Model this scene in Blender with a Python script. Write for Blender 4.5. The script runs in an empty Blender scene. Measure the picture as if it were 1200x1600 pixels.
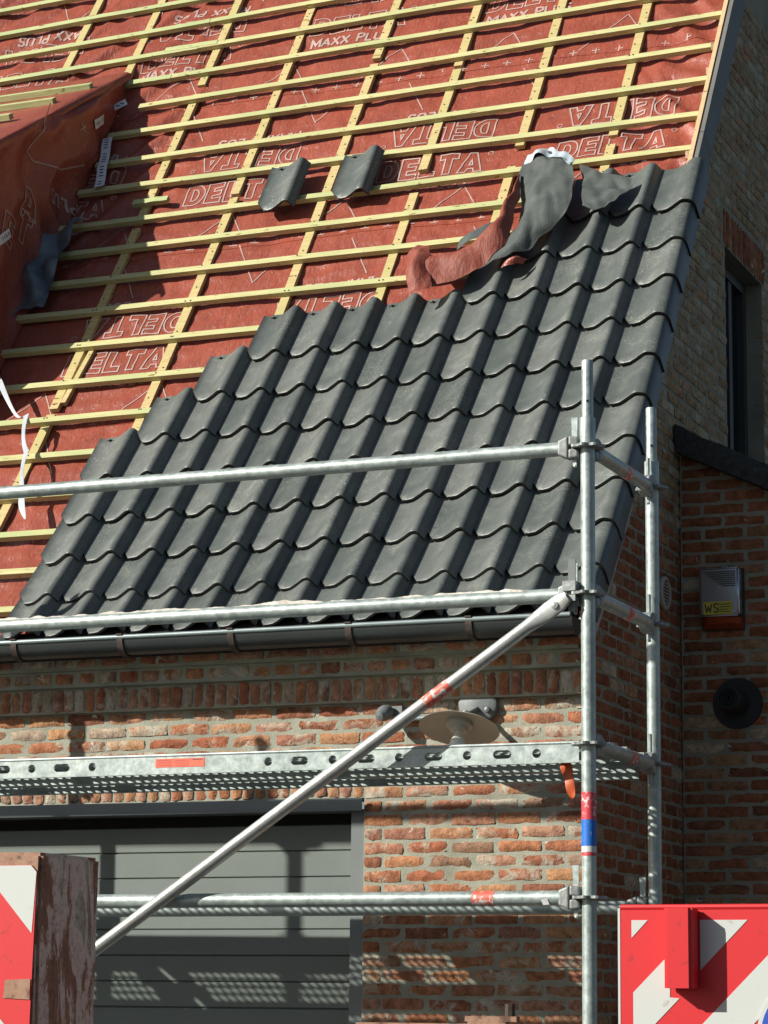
import bpy, bmesh, math, random
from mathutils import Vector, Matrix
import numpy as np

random.seed(7)
RNG = np.random.RandomState(11)
sc = bpy.context.scene
COL = sc.collection
rad = math.radians

# ------------------------------------------------------------------ camera, sky, sun, exposure
cam_d = bpy.data.cameras.new('camera')
cam = bpy.data.objects.new('camera', cam_d)
COL.objects.link(cam)
cam_d.sensor_fit = 'VERTICAL'
cam_d.sensor_height = 36.0
cam_d.lens = 90.0
cam_d.clip_end = 3000.0
yaw, pitch, roll = rad(-22.578), rad(11.167), rad(0.680)
fw = Vector((math.sin(yaw) * math.cos(pitch), math.cos(yaw) * math.cos(pitch), math.sin(pitch)))
rt = Vector((math.cos(yaw), -math.sin(yaw), 0.0))
up = rt.cross(fw)
rt2 = rt * math.cos(roll) + up * math.sin(roll)
up2 = up * math.cos(roll) - rt * math.sin(roll)
cam.matrix_world = Matrix(((rt2.x, up2.x, -fw.x, 2.5852), (rt2.y, up2.y, -fw.y, -8.0233),
                           (rt2.z, up2.z, -fw.z, 1.6106), (0, 0, 0, 1)))
sc.camera = cam

SUN_TRAVEL = Vector((1.17, 1.0, -0.858)).normalized()
w = bpy.data.worlds.new('World')
sc.world = w
w.use_nodes = True
wn = w.node_tree
sky = wn.nodes.new('ShaderNodeTexSky')
sky.sky_type = 'NISHITA'
sky.sun_disc = False
sky.sun_elevation = math.asin(-SUN_TRAVEL.z)
sky.sun_rotation = math.atan2(-SUN_TRAVEL.x, -SUN_TRAVEL.y)
sky.air_density = 1.0
sky.dust_density = 1.0
wn.links.new(sky.outputs[0], wn.nodes['Background'].inputs[0])
wn.nodes['Background'].inputs[1].default_value = 0.05
sun_d = bpy.data.lights.new('sun', 'SUN')
sun_d.energy = 5.0
sun_d.angle = rad(0.53)
sun_d.color = (1.0, 0.965, 0.865)
sun = bpy.data.objects.new('sun', sun_d)
COL.objects.link(sun)
sun.rotation_euler = (-SUN_TRAVEL).to_track_quat('Z', 'Y').to_euler()
sun.location = (-6, -8, 12)
sc.view_settings.view_transform = 'Standard'
sc.view_settings.look = 'None'
sc.view_settings.exposure = 0.45
sc.view_settings.gamma = 1.0

# ------------------------------------------------------------------ materials
MATS = {}
def new_mat(name):
    m = bpy.data.materials.new(name)
    m.use_nodes = True
    nt = m.node_tree
    b = nt.nodes['Principled BSDF']
    MATS[name] = m
    return m, nt, b
def N(nt, kind, **kw):
    n = nt.nodes.new(kind)
    for k, v in kw.items():
        if hasattr(n, k):
            setattr(n, k, v)
        else:
            n.inputs[k].default_value = v
    return n
def ramp(nt, fac, stops, interp='LINEAR'):
    r = nt.nodes.new('ShaderNodeValToRGB')
    r.color_ramp.interpolation = interp
    e = r.color_ramp.elements
    while len(e) < len(stops):
        e.new(0.5)
    for i, (p, c) in enumerate(stops):
        e[i].position = p
        e[i].color = (*c, 1) if len(c) == 3 else c
    nt.links.new(fac, r.inputs[0])
    return r.outputs[0]
def mixc(nt, fac, a, b, mode='MIX'):
    m = nt.nodes.new('ShaderNodeMix')
    m.data_type = 'RGBA'
    m.blend_type = mode
    for sock, val in ((m.inputs[0], fac), (m.inputs[6], a), (m.inputs[7], b)):
        if hasattr(val, 'is_linked') or hasattr(val, 'links'):
            nt.links.new(val, sock)
        elif isinstance(val, (int, float)):
            sock.default_value = val
        else:
            sock.default_value = (*val, 1)
    return m.outputs[2]
def coords(nt, scale=(1, 1, 1), obj_offset=True, kind='Object'):
    tc = nt.nodes.new('ShaderNodeTexCoord')
    mp = nt.nodes.new('ShaderNodeMapping')
    mp.inputs['Scale'].default_value = scale
    nt.links.new(tc.outputs[kind], mp.inputs[0])
    if obj_offset:
        oi = nt.nodes.new('ShaderNodeObjectInfo')
        mu = N(nt, 'ShaderNodeMath', operation='MULTIPLY')
        mu.inputs[1].default_value = 57.0
        nt.links.new(oi.outputs['Random'], mu.inputs[0])
        cb = nt.nodes.new('ShaderNodeCombineXYZ')
        nt.links.new(mu.outputs[0], cb.inputs[0])
        nt.links.new(mu.outputs[0], cb.inputs[2])
        nt.links.new(cb.outputs[0], mp.inputs['Location'])
    return mp.outputs[0]
def noise(nt, vec, scale, detail=4.0, rough=0.6, dist=0.0):
    n = N(nt, 'ShaderNodeTexNoise')
    n.inputs['Scale'].default_value = scale
    n.inputs['Detail'].default_value = detail
    n.inputs['Roughness'].default_value = rough
    n.inputs['Distortion'].default_value = dist
    nt.links.new(vec, n.inputs['Vector'])
    return n.outputs[0]
def bump(nt, b, height, strength=0.3, dist=0.01):
    n = N(nt, 'ShaderNodeBump')
    n.inputs['Strength'].default_value = strength
    n.inputs['Distance'].default_value = dist
    nt.links.new(height, n.inputs['Height'])
    nt.links.new(n.outputs[0], b.inputs['Normal'])
def brick_mat(name, stops, by_attr=False, smear=(0.44, 0.40, 0.32), smear_amt=0.40):
    m, nt, b = new_mat(name)
    v = coords(nt, obj_offset=not by_attr)
    if by_attr:
        a = N(nt, 'ShaderNodeAttribute', attribute_name='tone')
        f = a.outputs['Fac']
    else:
        f = nt.nodes.new('ShaderNodeObjectInfo').outputs['Random']
    base = ramp(nt, f, stops)
    n1 = noise(nt, v, 22.0, 5, 0.65)
    var = ramp(nt, n1, [(0.3, (0.5, 0.45, 0.42)), (0.7, (1.38, 1.34, 1.3))])
    c1 = mixc(nt, 1.0, base, var, 'MULTIPLY')
    n2 = noise(nt, v, 9.0, 6, 0.7, 0.6)
    fr = N(nt, 'ShaderNodeMath', operation='MULTIPLY'); fr.inputs[1].default_value = 13.73
    nt.links.new(f, fr.inputs[0])
    fr2 = N(nt, 'ShaderNodeMath', operation='FRACT'); nt.links.new(fr.outputs[0], fr2.inputs[0])
    fr3 = N(nt, 'ShaderNodeMath', operation='MULTIPLY_ADD'); fr3.inputs[1].default_value = 0.22; fr3.inputs[2].default_value = -0.11
    nt.links.new(fr2.outputs[0], fr3.inputs[0])
    ad = N(nt, 'ShaderNodeMath', operation='ADD'); nt.links.new(n2, ad.inputs[0]); nt.links.new(fr3.outputs[0], ad.inputs[1])
    n2 = ad.outputs[0]
    sm = ramp(nt, n2, [(1 - smear_amt - 0.06, (0, 0, 0)), (1 - smear_amt + 0.06, (1, 1, 1))])
    c2 = mixc(nt, sm, c1, smear)
    n4 = noise(nt, v, 17.0, 4, 0.55, 1.2)
    c2 = mixc(nt, ramp(nt, n4, [(0.685, (0, 0, 0)), (0.70, (1, 1, 1))]), c2, (0.56, 0.54, 0.47))
    n3 = noise(nt, v, 90.0, 3, 0.6)
    pit = ramp(nt, n3, [(0.30, (0.25, 0.2, 0.18)), (0.40, (1, 1, 1))])
    c3 = mixc(nt, 1.0, c2, pit, 'MULTIPLY')
    nt.links.new(c3, b.inputs['Base Color'])
    b.inputs['Roughness'].default_value = 0.9
    b.inputs['Specular IOR Level'].default_value = 0.2
    hh = N(nt, 'ShaderNodeMath', operation='ADD')
    nt.links.new(n1, hh.inputs[0])
    nt.links.new(n3, hh.inputs[1])
    bump(nt, b, hh.outputs[0], 0.7, 0.006)
    return m
RED = [(0.0, (0.23, 0.10, 0.065)), (0.12, (0.37, 0.155, 0.085)), (0.26, (0.43, 0.21, 0.11)), (0.40, (0.34, 0.125, 0.07)),
       (0.52, (0.42, 0.24, 0.165)), (0.64, (0.32, 0.145, 0.10)), (0.76, (0.45, 0.25, 0.13)), (0.87, (0.42, 0.22, 0.135)), (0.95, (0.28, 0.17, 0.115)),
       (1.0, (0.52, 0.48, 0.40))]
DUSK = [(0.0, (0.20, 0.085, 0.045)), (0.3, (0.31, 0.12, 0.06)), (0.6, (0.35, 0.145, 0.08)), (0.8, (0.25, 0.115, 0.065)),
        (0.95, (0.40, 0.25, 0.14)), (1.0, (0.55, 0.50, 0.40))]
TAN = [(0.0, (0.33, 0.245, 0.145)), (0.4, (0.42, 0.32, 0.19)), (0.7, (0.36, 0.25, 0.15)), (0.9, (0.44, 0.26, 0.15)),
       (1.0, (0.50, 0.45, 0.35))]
brick_mat('brick_front', RED)
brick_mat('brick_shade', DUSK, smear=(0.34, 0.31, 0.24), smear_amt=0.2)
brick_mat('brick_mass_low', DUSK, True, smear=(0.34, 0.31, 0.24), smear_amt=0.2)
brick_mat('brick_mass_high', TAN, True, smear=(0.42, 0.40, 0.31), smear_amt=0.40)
brick_mat('brick_mass_front', RED, True)
def simple(name, col, rough=0.6, metal=0.0, var=0.25, scale=6.0, bmp=0.15, spec=0.5, aniso=(1, 1, 1), fine=60.0):
    m, nt, b = new_mat(name)
    v = coords(nt, aniso)
    n1 = noise(nt, v, scale, 5, 0.6)
    lo = tuple(c * (1 - var) for c in col)
    hi = tuple(min(1, c * (1 + var)) for c in col)
    c1 = ramp(nt, n1, [(0.3, lo), (0.7, hi)])
    nt.links.new(c1, b.inputs['Base Color'])
    b.inputs['Roughness'].default_value = rough
    b.inputs['Metallic'].default_value = metal
    b.inputs['Specular IOR Level'].default_value = spec
    if bmp:
        bump(nt, b, noise(nt, v, fine, 4), bmp, 0.004)
    return m
simple('mortar', (0.325, 0.325, 0.262), 0.95, 0, 0.22, 7.0, 0.8, 0.1, fine=120)
simple('mortar_dark', (0.30, 0.29, 0.225), 0.95, 0, 0.2, 5.0, 0.8, 0.1, fine=120)
# roof tile
m, nt, b = new_mat('tile')
v = coords(nt)
oi = nt.nodes.new('ShaderNodeObjectInfo')
tone = ramp(nt, oi.outputs['Random'], [(0, (0.084, 0.096, 0.091)), (0.5, (0.108, 0.121, 0.115)), (1, (0.132, 0.141, 0.133))])
n1 = noise(nt, v, 9.0, 6, 0.7, 0.4)
cl = ramp(nt, n1, [(0.35, (0.8, 0.82, 0.82)), (0.55, (1, 1, 1)), (0.75, (1.5, 1.45, 1.35))])
c1 = mixc(nt, 1.0, tone, cl, 'MULTIPLY')
dn = noise(nt, v, 120.0, 4, 0.75)
dust = ramp(nt, dn, [(0.54, (0, 0, 0)), (0.66, (0.8, 0.8, 0.8))])
pm = ramp(nt, noise(nt, v, 4.5, 4, 0.6, 0.8), [(0.46, (0, 0, 0)), (0.70, (0.95, 0.95, 0.95))])
mm = N(nt, 'ShaderNodeMath', operation='MULTIPLY')
nt.links.new(dust, mm.inputs[0]); nt.links.new(pm, mm.inputs[1])
c2 = mixc(nt, mm.outputs[0], c1, (0.44, 0.44, 0.40))
sv = coords(nt, (5, 0.9, 5))
st = ramp(nt, noise(nt, sv, 14.0, 5, 0.7, 1.2), [(0.62, (0, 0, 0)), (0.75, (0.35, 0.35, 0.35))])
c3 = mixc(nt, st, c2, (0.24, 0.24, 0.22))
nt.links.new(c3, b.inputs['Base Color'])
b.inputs['Specular IOR Level'].default_value = 0.42
rr = ramp(nt, n1, [(0.3, (0.36, 0.36, 0.36)), (0.7, (0.52, 0.52, 0.52))])
nt.links.new(rr, b.inputs['Roughness'])
bump(nt, b, dn, 0.05, 0.002)
simple('tile_edge_shade', (0.022, 0.023, 0.023), 0.7, 0, 0.2, 20, 0.2)  # same clay as the tile; shade on the front faces put into the colour
simple('black_rubber', (0.012, 0.012, 0.012), 0.6, 0, 0.2, 20, 0.2)
# wood
def wood(name, col, col2, green):
    m, nt, b = new_mat(name)
    v = coords(nt, (1.2, 18, 18))
    n1 = noise(nt, v, 5.0, 6, 0.65, 0.8)
    c1 = ramp(nt, n1, [(0.3, col2), (0.55, col), (0.8, tuple(min(1, c * 1.12) for c in col))])
    v2 = coords(nt, (1, 1, 1))
    n2 = noise(nt, v2, 2.2, 3, 0.6)
    gm = ramp(nt, n2, [(0.45, (0, 0, 0)), (0.68, (0.75, 0.75, 0.75))])
    c2 = mixc(nt, gm, c1, green)
    n3 = noise(nt, coords(nt, (3, 9, 9)), 6.0, 2, 0.4)
    kn = ramp(nt, n3, [(0.26, (0.45, 0.33, 0.2)), (0.32, (1, 1, 1))])
    c3 = mixc(nt, 1.0, c2, kn, 'MULTIPLY')
    nt.links.new(c3, b.inputs['Base Color'])
    b.inputs['Roughness'].default_value = 0.75
    b.inputs['Specular IOR Level'].default_value = 0.25
    bump(nt, b, n1, 0.35, 0.003)
wood('batten_wood', (0.53, 0.51, 0.26), (0.44, 0.38, 0.18), (0.38, 0.43, 0.20))
wood('counter_wood', (0.54, 0.43, 0.21), (0.42, 0.31, 0.13), (0.44, 0.40, 0.17))
wood('green_wood', (0.46, 0.48, 0.24), (0.36, 0.40, 0.18), (0.33, 0.42, 0.20))
wood('pale_wood', (0.60, 0.42, 0.24), (0.50, 0.33, 0.17), (0.58, 0.42, 0.24))
# membrane
def membrane(name, col, rough=0.38):
    m, nt, b = new_mat(name)
    v = coords(nt, obj_offset=False)
    n1 = noise(nt, v, 3.0, 6, 0.65, 0.5)
    c1 = ramp(nt, n1, [(0.3, tuple(c * 0.82 for c in col)), (0.7, tuple(c * 1.15 for c in col))])
    n2 = noise(nt, v, 40.0, 5, 0.7)
    du = ramp(nt, n2, [(0.52, (0, 0, 0)), (0.78, (0.32, 0.32, 0.32))])
    c2 = mixc(nt, du, c1, (0.45, 0.25, 0.18))
    nt.links.new(c2, b.inputs['Base Color'])
    b.inputs['Roughness'].default_value = rough
    b.inputs['Specular IOR Level'].default_value = 0.45
    fv = coords(nt, (1.0, 0.45, 0.45), obj_offset=False)
    n3 = noise(nt, fv, 26.0, 5, 0.6, 1.5)
    bump(nt, b, n3, 0.5, 0.014)
membrane('red_membrane', (0.285, 0.066, 0.042))
membrane('red_matte', (0.24, 0.055, 0.034), 0.62)
simple('print_white', (0.43, 0.29, 0.26), 0.6, 0, 0.18, 12, 0)
simple('felt_black', (0.085, 0.095, 0.092), 0.85, 0, 0.3, 9, 0.7, 0.25, fine=150)
simple('silver_tape', (0.62, 0.72, 0.78), 0.3, 0.2, 0.12, 20, 0.3)
simple('white_tape', (0.44, 0.47, 0.51), 0.45, 0, 0.08, 20, 0.2)
simple('label_white', (0.72, 0.75, 0.78), 0.45, 0, 0.06, 20, 0.1)
simple('ink', (0.03, 0.03, 0.05), 0.6, 0, 0.1, 20, 0)
simple('blue_lead', (0.15, 0.19, 0.22), 0.5, 0.25, 0.35, 9, 0.6)
# metals
m, nt, b = new_mat('galvanised')
v = coords(nt, (1, 1, 1))
n1 = noise(nt, v, 34.0, 4, 0.7)
n2 = noise(nt, v, 6.0, 5, 0.65, 0.6)
c1 = ramp(nt, n1, [(0.36, (0.33, 0.38, 0.37)), (0.6, (0.45, 0.51, 0.495)), (0.78, (0.58, 0.62, 0.60))])
c2 = mixc(nt, 1.0, c1, ramp(nt, n2, [(0.3, (0.72, 0.74, 0.74)), (0.65, (1.06, 1.06, 1.05))]), 'MULTIPLY')
nt.links.new(c2, b.inputs['Base Color'])
b.inputs['Metallic'].default_value = 0.45
nt.links.new(ramp(nt, n1, [(0.3, (0.36, 0.36, 0.36)), (0.7, (0.55, 0.55, 0.55))]), b.inputs['Roughness'])
bump(nt, b, noise(nt, v, 80.0, 4), 0.15, 0.002)
simple('steel_cast', (0.27, 0.285, 0.28), 0.55, 0.4, 0.3, 25, 0.4)
simple('aluminium', (0.50, 0.51, 0.49), 0.34, 0.6, 0.16, 30, 0.15)
simple('cement_dust', (0.58, 0.54, 0.48), 0.95, 0, 0.25, 30, 0.9)
simple('gutter_grey', (0.023, 0.027, 0.028), 0.42, 0.0, 0.15, 4, 0.05)
simple('gutter_lip', (0.26, 0.31, 0.315), 0.35, 0.35, 0.15, 6, 0.05)  # paler than the gutter: sunlit bead put into the colour; conduit shares it
simple('rust_brown', (0.06, 0.042, 0.035), 0.8, 0.1, 0.4, 30, 0.5)
simple('door_grey', (0.160, 0.184, 0.170), 0.5, 0.0, 0.07, 3, 0.25, 0.4, fine=260)
simple('frame_grey', (0.16, 0.18, 0.18), 0.45, 0.1, 0.1, 4, 0.05)
simple('barge_grey', (0.15, 0.145, 0.135), 0.6, 0.0, 0.15, 5, 0.25, aniso=(1, 0.5, 0.5))
simple('pale_board', (0.42, 0.40, 0.37), 0.6, 0.0, 0.1, 5, 0.1)
simple('dark_void', (0.01, 0.01, 0.01), 0.9, 0, 0.1, 5, 0)  # near-black colour standing in for shade in gaps and holes
simple('lamp_grey', (0.17, 0.185, 0.19), 0.5, 0.2, 0.25, 14, 0.25)
simple('enamel_cream', (0.50, 0.46, 0.36), 0.45, 0, 0.12, 8, 0.15)
simple('porcelain', (0.55, 0.52, 0.44), 0.35, 0, 0.08, 10, 0)
simple('stainless', (0.50, 0.54, 0.58), 0.22, 0.85, 0.1, 6, 0.05)
simple('amber_lens', (0.35, 0.055, 0.015), 0.25, 0, 0.2, 6, 0)
simple('label_yellow', (0.62, 0.50, 0.06), 0.5, 0, 0.08, 10, 0)
simple('flue_black', (0.02, 0.021, 0.022), 0.55, 0, 0.2, 10, 0.15)
simple('vent_pale', (0.45, 0.43, 0.38), 0.6, 0, 0.1, 10, 0.1)
simple('bitumen', (0.045, 0.046, 0.043), 0.85, 0, 0.5, 45, 1.0, 0.3, fine=70)
simple('orange_tape', (0.50, 0.085, 0.018), 0.5, 0, 0.2, 18, 0.1)
simple('orange_label', (0.78, 0.13, 0.07), 0.5, 0, 0.1, 10, 0)
simple('window_frame', (0.05, 0.052, 0.052), 0.6, 0, 0.1, 10, 0.05)
simple('road', (0.055, 0.055, 0.055), 0.9, 0, 0.25, 9, 0.6, 0.2)
m, nt, b = new_mat('bulb_glass')
b.inputs['Base Color'].default_value = (0.75, 0.74, 0.66, 1); b.inputs['Roughness'].default_value = 0.25
m, nt, b = new_mat('window_glass')
b.inputs['Base Color'].default_value = (0.012, 0.015, 0.017, 1); b.inputs['Roughness'].default_value = 0.06
def worn(name, c0, c1, amt, scale=30.0):
    m, nt, b = new_mat(name)
    v = coords(nt)
    f = ramp(nt, noise(nt, v, scale, 5, 0.7, 0.4), [(amt - 0.03, (0, 0, 0)), (amt + 0.03, (1, 1, 1))])
    nt.links.new(mixc(nt, f, c0, c1), b.inputs['Base Color'])
    b.inputs['Roughness'].default_value = 0.5
worn('sticker_red', (0.62, 0.05, 0.07), (0.62, 0.62, 0.60), 0.58, 55)
worn('sticker_blue', (0.01, 0.14, 0.55), (0.55, 0.62, 0.66), 0.66, 70)
worn('sticker_white', (0.62, 0.62, 0.60), (0.45, 0.25, 0.22), 0.66, 60)
worn('sticker_orange', (0.62, 0.12, 0.08), (0.62, 0.60, 0.58), 0.55, 45)
worn('red_paint', (0.58, 0.014, 0.020), (0.40, 0.016, 0.022), 0.64, 26)
worn('white_paint', (0.52, 0.54, 0.52), (0.40, 0.39, 0.35), 0.66, 30)
worn('blue_paint', (0.02, 0.07, 0.42), (0.03, 0.09, 0.45), 0.6, 12)
m, nt, b = new_mat('peeling')
v = coords(nt, (4.2, 4.2, 0.9))
n1 = noise(nt, v, 2.6, 7, 0.66, 0.7)
c1 = ramp(nt, n1, [(0.34, (0.24, 0.105, 0.055)), (0.45, (0.36, 0.17, 0.095)), (0.468, (0.72, 0.53, 0.41)), (0.56, (0.78, 0.60, 0.48)),
                   (0.59, (0.50, 0.48, 0.34)), (0.66, (0.36, 0.17, 0.09)), (0.76, (0.62, 0.52, 0.36))])
n2 = noise(nt, coords(nt, (1, 1, 1)), 60.0, 4, 0.7)
c2 = mixc(nt, 1.0, c1, ramp(nt, n2, [(0.3, (0.55, 0.5, 0.48)), (0.5, (1, 1, 1))]), 'MULTIPLY')
nt.links.new(c2, b.inputs['Base Color'])
b.inputs['Roughness'].default_value = 0.75
bump(nt, b, n1, 0.7, 0.01)
m, nt, b = new_mat('brown_paint')
v = coords(nt)
n1 = noise(nt, v, 25.0, 6, 0.7)
c1 = ramp(nt, n1, [(0.36, (0.10, 0.05, 0.03)), (0.46, (0.30, 0.16, 0.10)), (0.6, (0.34, 0.20, 0.13)), (0.72, (0.36, 0.27, 0.17))])
nt.links.new(c1, b.inputs['Base Color'])
b.inputs['Roughness'].default_value = 0.7
bump(nt, b, n1, 0.5, 0.006)

# ------------------------------------------------------------------ mesh helpers
class MB:
    def __init__(s):
        s.v, s.f, s.m = [], [], []
    def add(s, vs, fs, mi=0):
        o = len(s.v)
        s.v += [tuple(p) for p in vs]
        s.f += [tuple(i + o for i in f) for f in fs]
        s.m += [mi] * len(fs)
    def box(s, x0, x1, y0, y1, z0, z1, mi=0):
        s.add([(x0, y0, z0), (x1, y0, z0), (x1, y1, z0), (x0, y1, z0), (x0, y0, z1), (x1, y0, z1), (x1, y1, z1), (x0, y1, z1)],
              [(0, 3, 2, 1), (4, 5, 6, 7), (0, 1, 5, 4), (1, 2, 6, 5), (2, 3, 7, 6), (3, 0, 4, 7)], mi)
    def bar(s, a, bb, wx, wy, upv=(0, 0, 1), mi=0):
        a, bb = Vector(a), Vector(bb)
        d = (bb - a).normalized()
        sx = d.cross(Vector(upv)).normalized() * wx / 2
        sy = sx.cross(d).normalized() * wy / 2
        s.add([a - sx - sy, a + sx - sy, a + sx + sy, a - sx + sy, bb - sx - sy, bb + sx - sy, bb + sx + sy, bb - sx + sy],
              [(0, 1, 2, 3), (7, 6, 5, 4), (0, 4, 5, 1), (1, 5, 6, 2), (2, 6, 7, 3), (3, 7, 4, 0)], mi)
    def tube(s, pts, r, seg=14, caps=True, mi=0, squash=None):
        pts = [Vector(p) for p in pts]
        rs = r if isinstance(r, (list, tuple)) else [r] * len(pts)
        rings = []
        prev = None
        for i, p in enumerate(pts):
            d = (pts[min(i + 1, len(pts) - 1)] - pts[max(i - 1, 0)]).normalized()
            if prev is None:
                a = d.cross(Vector((0, 0, 1)))
                if a.length < 0.1:
                    a = d.cross(Vector((1, 0, 0)))
                a.normalize()
            else:
                a = (prev - d * prev.dot(d)).normalized()
            prev = a
            c = d.cross(a)
            sa, sb = squash[i] if squash else (1, 1)
            rings.append([p + a * math.cos(2 * math.pi * k / seg) * rs[i] * sa + c * math.sin(2 * math.pi * k / seg) * rs[i] * sb for k in range(seg)])
        vs = [q for rg in rings for q in rg]
        fs = []
        for i in range(len(pts) - 1):
            for k in range(seg):
                k2 = (k + 1) % seg
                fs.append((i * seg + k, i * seg + k2, (i + 1) * seg + k2, (i + 1) * seg + k))
        if caps:
            fs.append(tuple(range(seg - 1, -1, -1)))
            fs.append(tuple(range((len(pts) - 1) * seg, len(pts) * seg)))
        s.add(vs, fs, mi)
    def lathe(s, prof, origin, axis, seg=24, mi=0):
        """prof: list of (radius, height along axis)."""
        axis = Vector(axis).normalized()
        a = axis.cross(Vector((0, 0, 1)))
        if a.length < 0.1:
            a = axis.cross(Vector((1, 0, 0)))
        a.normalize()
        c = axis.cross(a)
        o = Vector(origin)
        vs = [o + axis * h + (a * math.cos(2 * math.pi * k / seg) + c * math.sin(2 * math.pi * k / seg)) * r for r, h in prof for k in range(seg)]
        fs = []
        for i in range(len(prof) - 1):
            for k in range(seg):
                k2 = (k + 1) % seg
                fs.append((i * seg + k, (i + 1) * seg + k, (i + 1) * seg + k2, i * seg + k2))
        s.add(vs, fs, mi)
    def mesh(s, name, mats, smooth=False, angle=40):
        me = bpy.data.meshes.new(name)
        me.from_pydata(s.v, [], s.f)
        for mt in (mats if isinstance(mats, (list, tuple)) else [mats]):
            me.materials.append(MATS[mt])
        me.polygons.foreach_set('material_index', s.m)
        bm = bmesh.new(); bm.from_mesh(me)
        bmesh.ops.recalc_face_normals(bm, faces=bm.faces)
        bm.to_mesh(me); bm.free()
        if smooth:
            me.polygons.foreach_set('use_smooth', [True] * len(me.polygons))
            me.set_sharp_from_angle(angle=rad(angle))
        me.update()
        return me
    def build(s, name, mats, parent=None, smooth=False, angle=40):
        return link(name, s.mesh(name, mats, smooth, angle), parent)
LOC = {}
def link(name, me, parent=None, matrix=None):
    o = bpy.data.objects.new(name, me)
    COL.objects.link(o)
    if matrix is not None:
        o.matrix_basis = matrix
    if parent is not None:
        o.parent = parent
        if parent in LOC:
            o.matrix_parent_inverse = LOC[parent].inverted()
    return o
def empty(name, loc, label, cat, group=None, local=False, rotz=0.0):
    o = bpy.data.objects.new(name, None)
    COL.objects.link(o)
    o.location = loc
    o.rotation_euler = (0, 0, rotz)
    o.empty_display_size = 0.1
    if not local:
        LOC[o] = Matrix.Translation(loc)
    tag(o, label, cat, group)
    return o
def tag(o, label=None, cat=None, group=None, kind=None):
    if label: o['label'] = label
    if cat: o['category'] = cat
    if group: o['group'] = group
    if kind: o['kind'] = kind
    return o
class Wave:
    """smooth pseudo-noise in two variables"""
    def __init__(s, n, kmin, kmax, seed, aspect=1.0):
        r = np.random.RandomState(seed)
        k = kmin * (kmax / kmin) ** r.rand(n)
        a = r.rand(n) * 2 * math.pi
        s.kx, s.ky, s.p = k * np.cos(a), k * np.sin(a) * aspect, r.rand(n) * 2 * math.pi
        s.a = (kmin / k) ** 0.8
        s.a /= math.sqrt((s.a ** 2).sum() / 2)
    def __call__(s, x, y):
        return float((s.a * np.sin(s.kx * x + s.ky * y + s.p)).sum())

# ------------------------------------------------------------------ dimensions of the place
WY = 1.30            # front wall plane
GX = -0.431          # gable wall plane
AY = 2.588           # front of the side wing
GA, CP, VO, X8 = 0.2586, 0.1987, 0.2061, -0.617     # tile gauge, cover width, verge offset, column
TH, DLT, TAU, RY0, RZ0 = 56.41, 9.56, 0.9, 1.0746, 3.1569
_T = np.linspace(-0.5, 6.5, 3501)
_A = np.radians(TH - DLT * np.exp(-np.maximum(_T, -0.3) / TAU))
_am = (_A[1:] + _A[:-1]) / 2
_dt = _T[1] - _T[0]
_Y = np.concatenate([[0], np.cumsum(np.cos(_am) * _dt)])
_Z = np.concatenate([[0], np.cumsum(np.sin(_am) * _dt)])
_Y += RY0 - np.interp(0, _T, _Y)
_Z += RZ0 - np.interp(0, _T, _Z)
def rang(t):
    return float(np.interp(t, _T, _A))
def RP(X, t, n=0.0):
    a = rang(t)
    return Vector((X, float(np.interp(t, _T, _Y)) - n * math.sin(a), float(np.interp(t, _T, _Z)) + n * math.cos(a)))
def roof_z_at(y, n):
    ys = _Y - n * np.sin(_A)
    zs = _Z + n * np.cos(_A)
    return float(np.interp(y, ys, zs))

# ------------------------------------------------------------------ ground
mb = MB()
mb.add([(-400, -400, 0), (400, -400, 0), (400, 400, 0), (-400, 400, 0)], [(0, 1, 2, 3)])
tag(mb.build('ground', 'road'), 'grey asphalt street in front of the house', None, None, 'structure')

# ------------------------------------------------------------------ the house
house = empty('brick_house', (-2.9, 2.5, 0), 'red brick house with half tiled steep roof and grey garage door', 'house')

def brick_mesh(L, H, D, seed, mat, flat=0.0045):
    r = np.random.RandomState(seed)
    nx, nz = (7, 4) if L > H else (4, 7)
    vs, idx = [], {}
    for i in range(nx):
        for k in range(nz):
            u, w_ = i / (nx - 1), k / (nz - 1)
            x, z = (u - 0.5) * L, (w_ - 0.5) * H
            edge = (i in (0, nx - 1)) + (k in (0, nz - 1))
            x += r.normal(0, 0.0014) if edge else r.normal(0, 0.002)
            z += r.normal(0, 0.0014)
            if edge == 2:
                x *= 1 - r.rand() * 0.045
                z *= 1 - r.rand() * 0.16
            y = r.normal(0, 0.0012) + (flat + r.rand() * 0.002 if edge else 0)
            idx[(i, k)] = len(vs)
            vs.append((x, y, z))
    fs = [(idx[i, k], idx[i + 1, k], idx[i + 1, k + 1], idx[i, k + 1]) for i in range(nx - 1) for k in range(nz - 1)]
    rim = [(i, 0) for i in range(nx)] + [(nx - 1, k) for k in range(1, nz)] + [(i, nz - 1) for i in range(nx - 2, -1, -1)] + [(0, k) for k in range(nz - 2, 0, -1)]
    o = len(vs)
    for i, k in rim:
        p = vs[idx[i, k]]
        vs.append((p[0], D, p[2]))
    n = len(rim)
    for j in range(n):
        a, c = idx[rim[j]], idx[rim[(j + 1) % n]]
        fs.append((a, o + j, o + (j + 1) % n, c))
    return vs, fs
BL, BH, PX, PZ = 0.178, 0.0415, 0.1907, 0.0546
BRICK_SETS = {}
def bricks_of(kind, L, H, mat):
    key = (kind, mat)
    if key not in BRICK_SETS:
        lst = []
        for s_ in range(9):
            mb = MB()
            mb.add(*brick_mesh(L, H, 0.05, hash(kind) % 1000 * 0 + s_ + len(kind) * 31, mat))
            lst.append(mb.mesh('brick', mat, True, 50))
        BRICK_SETS[key] = lst
    return BRICK_SETS[key]
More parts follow.
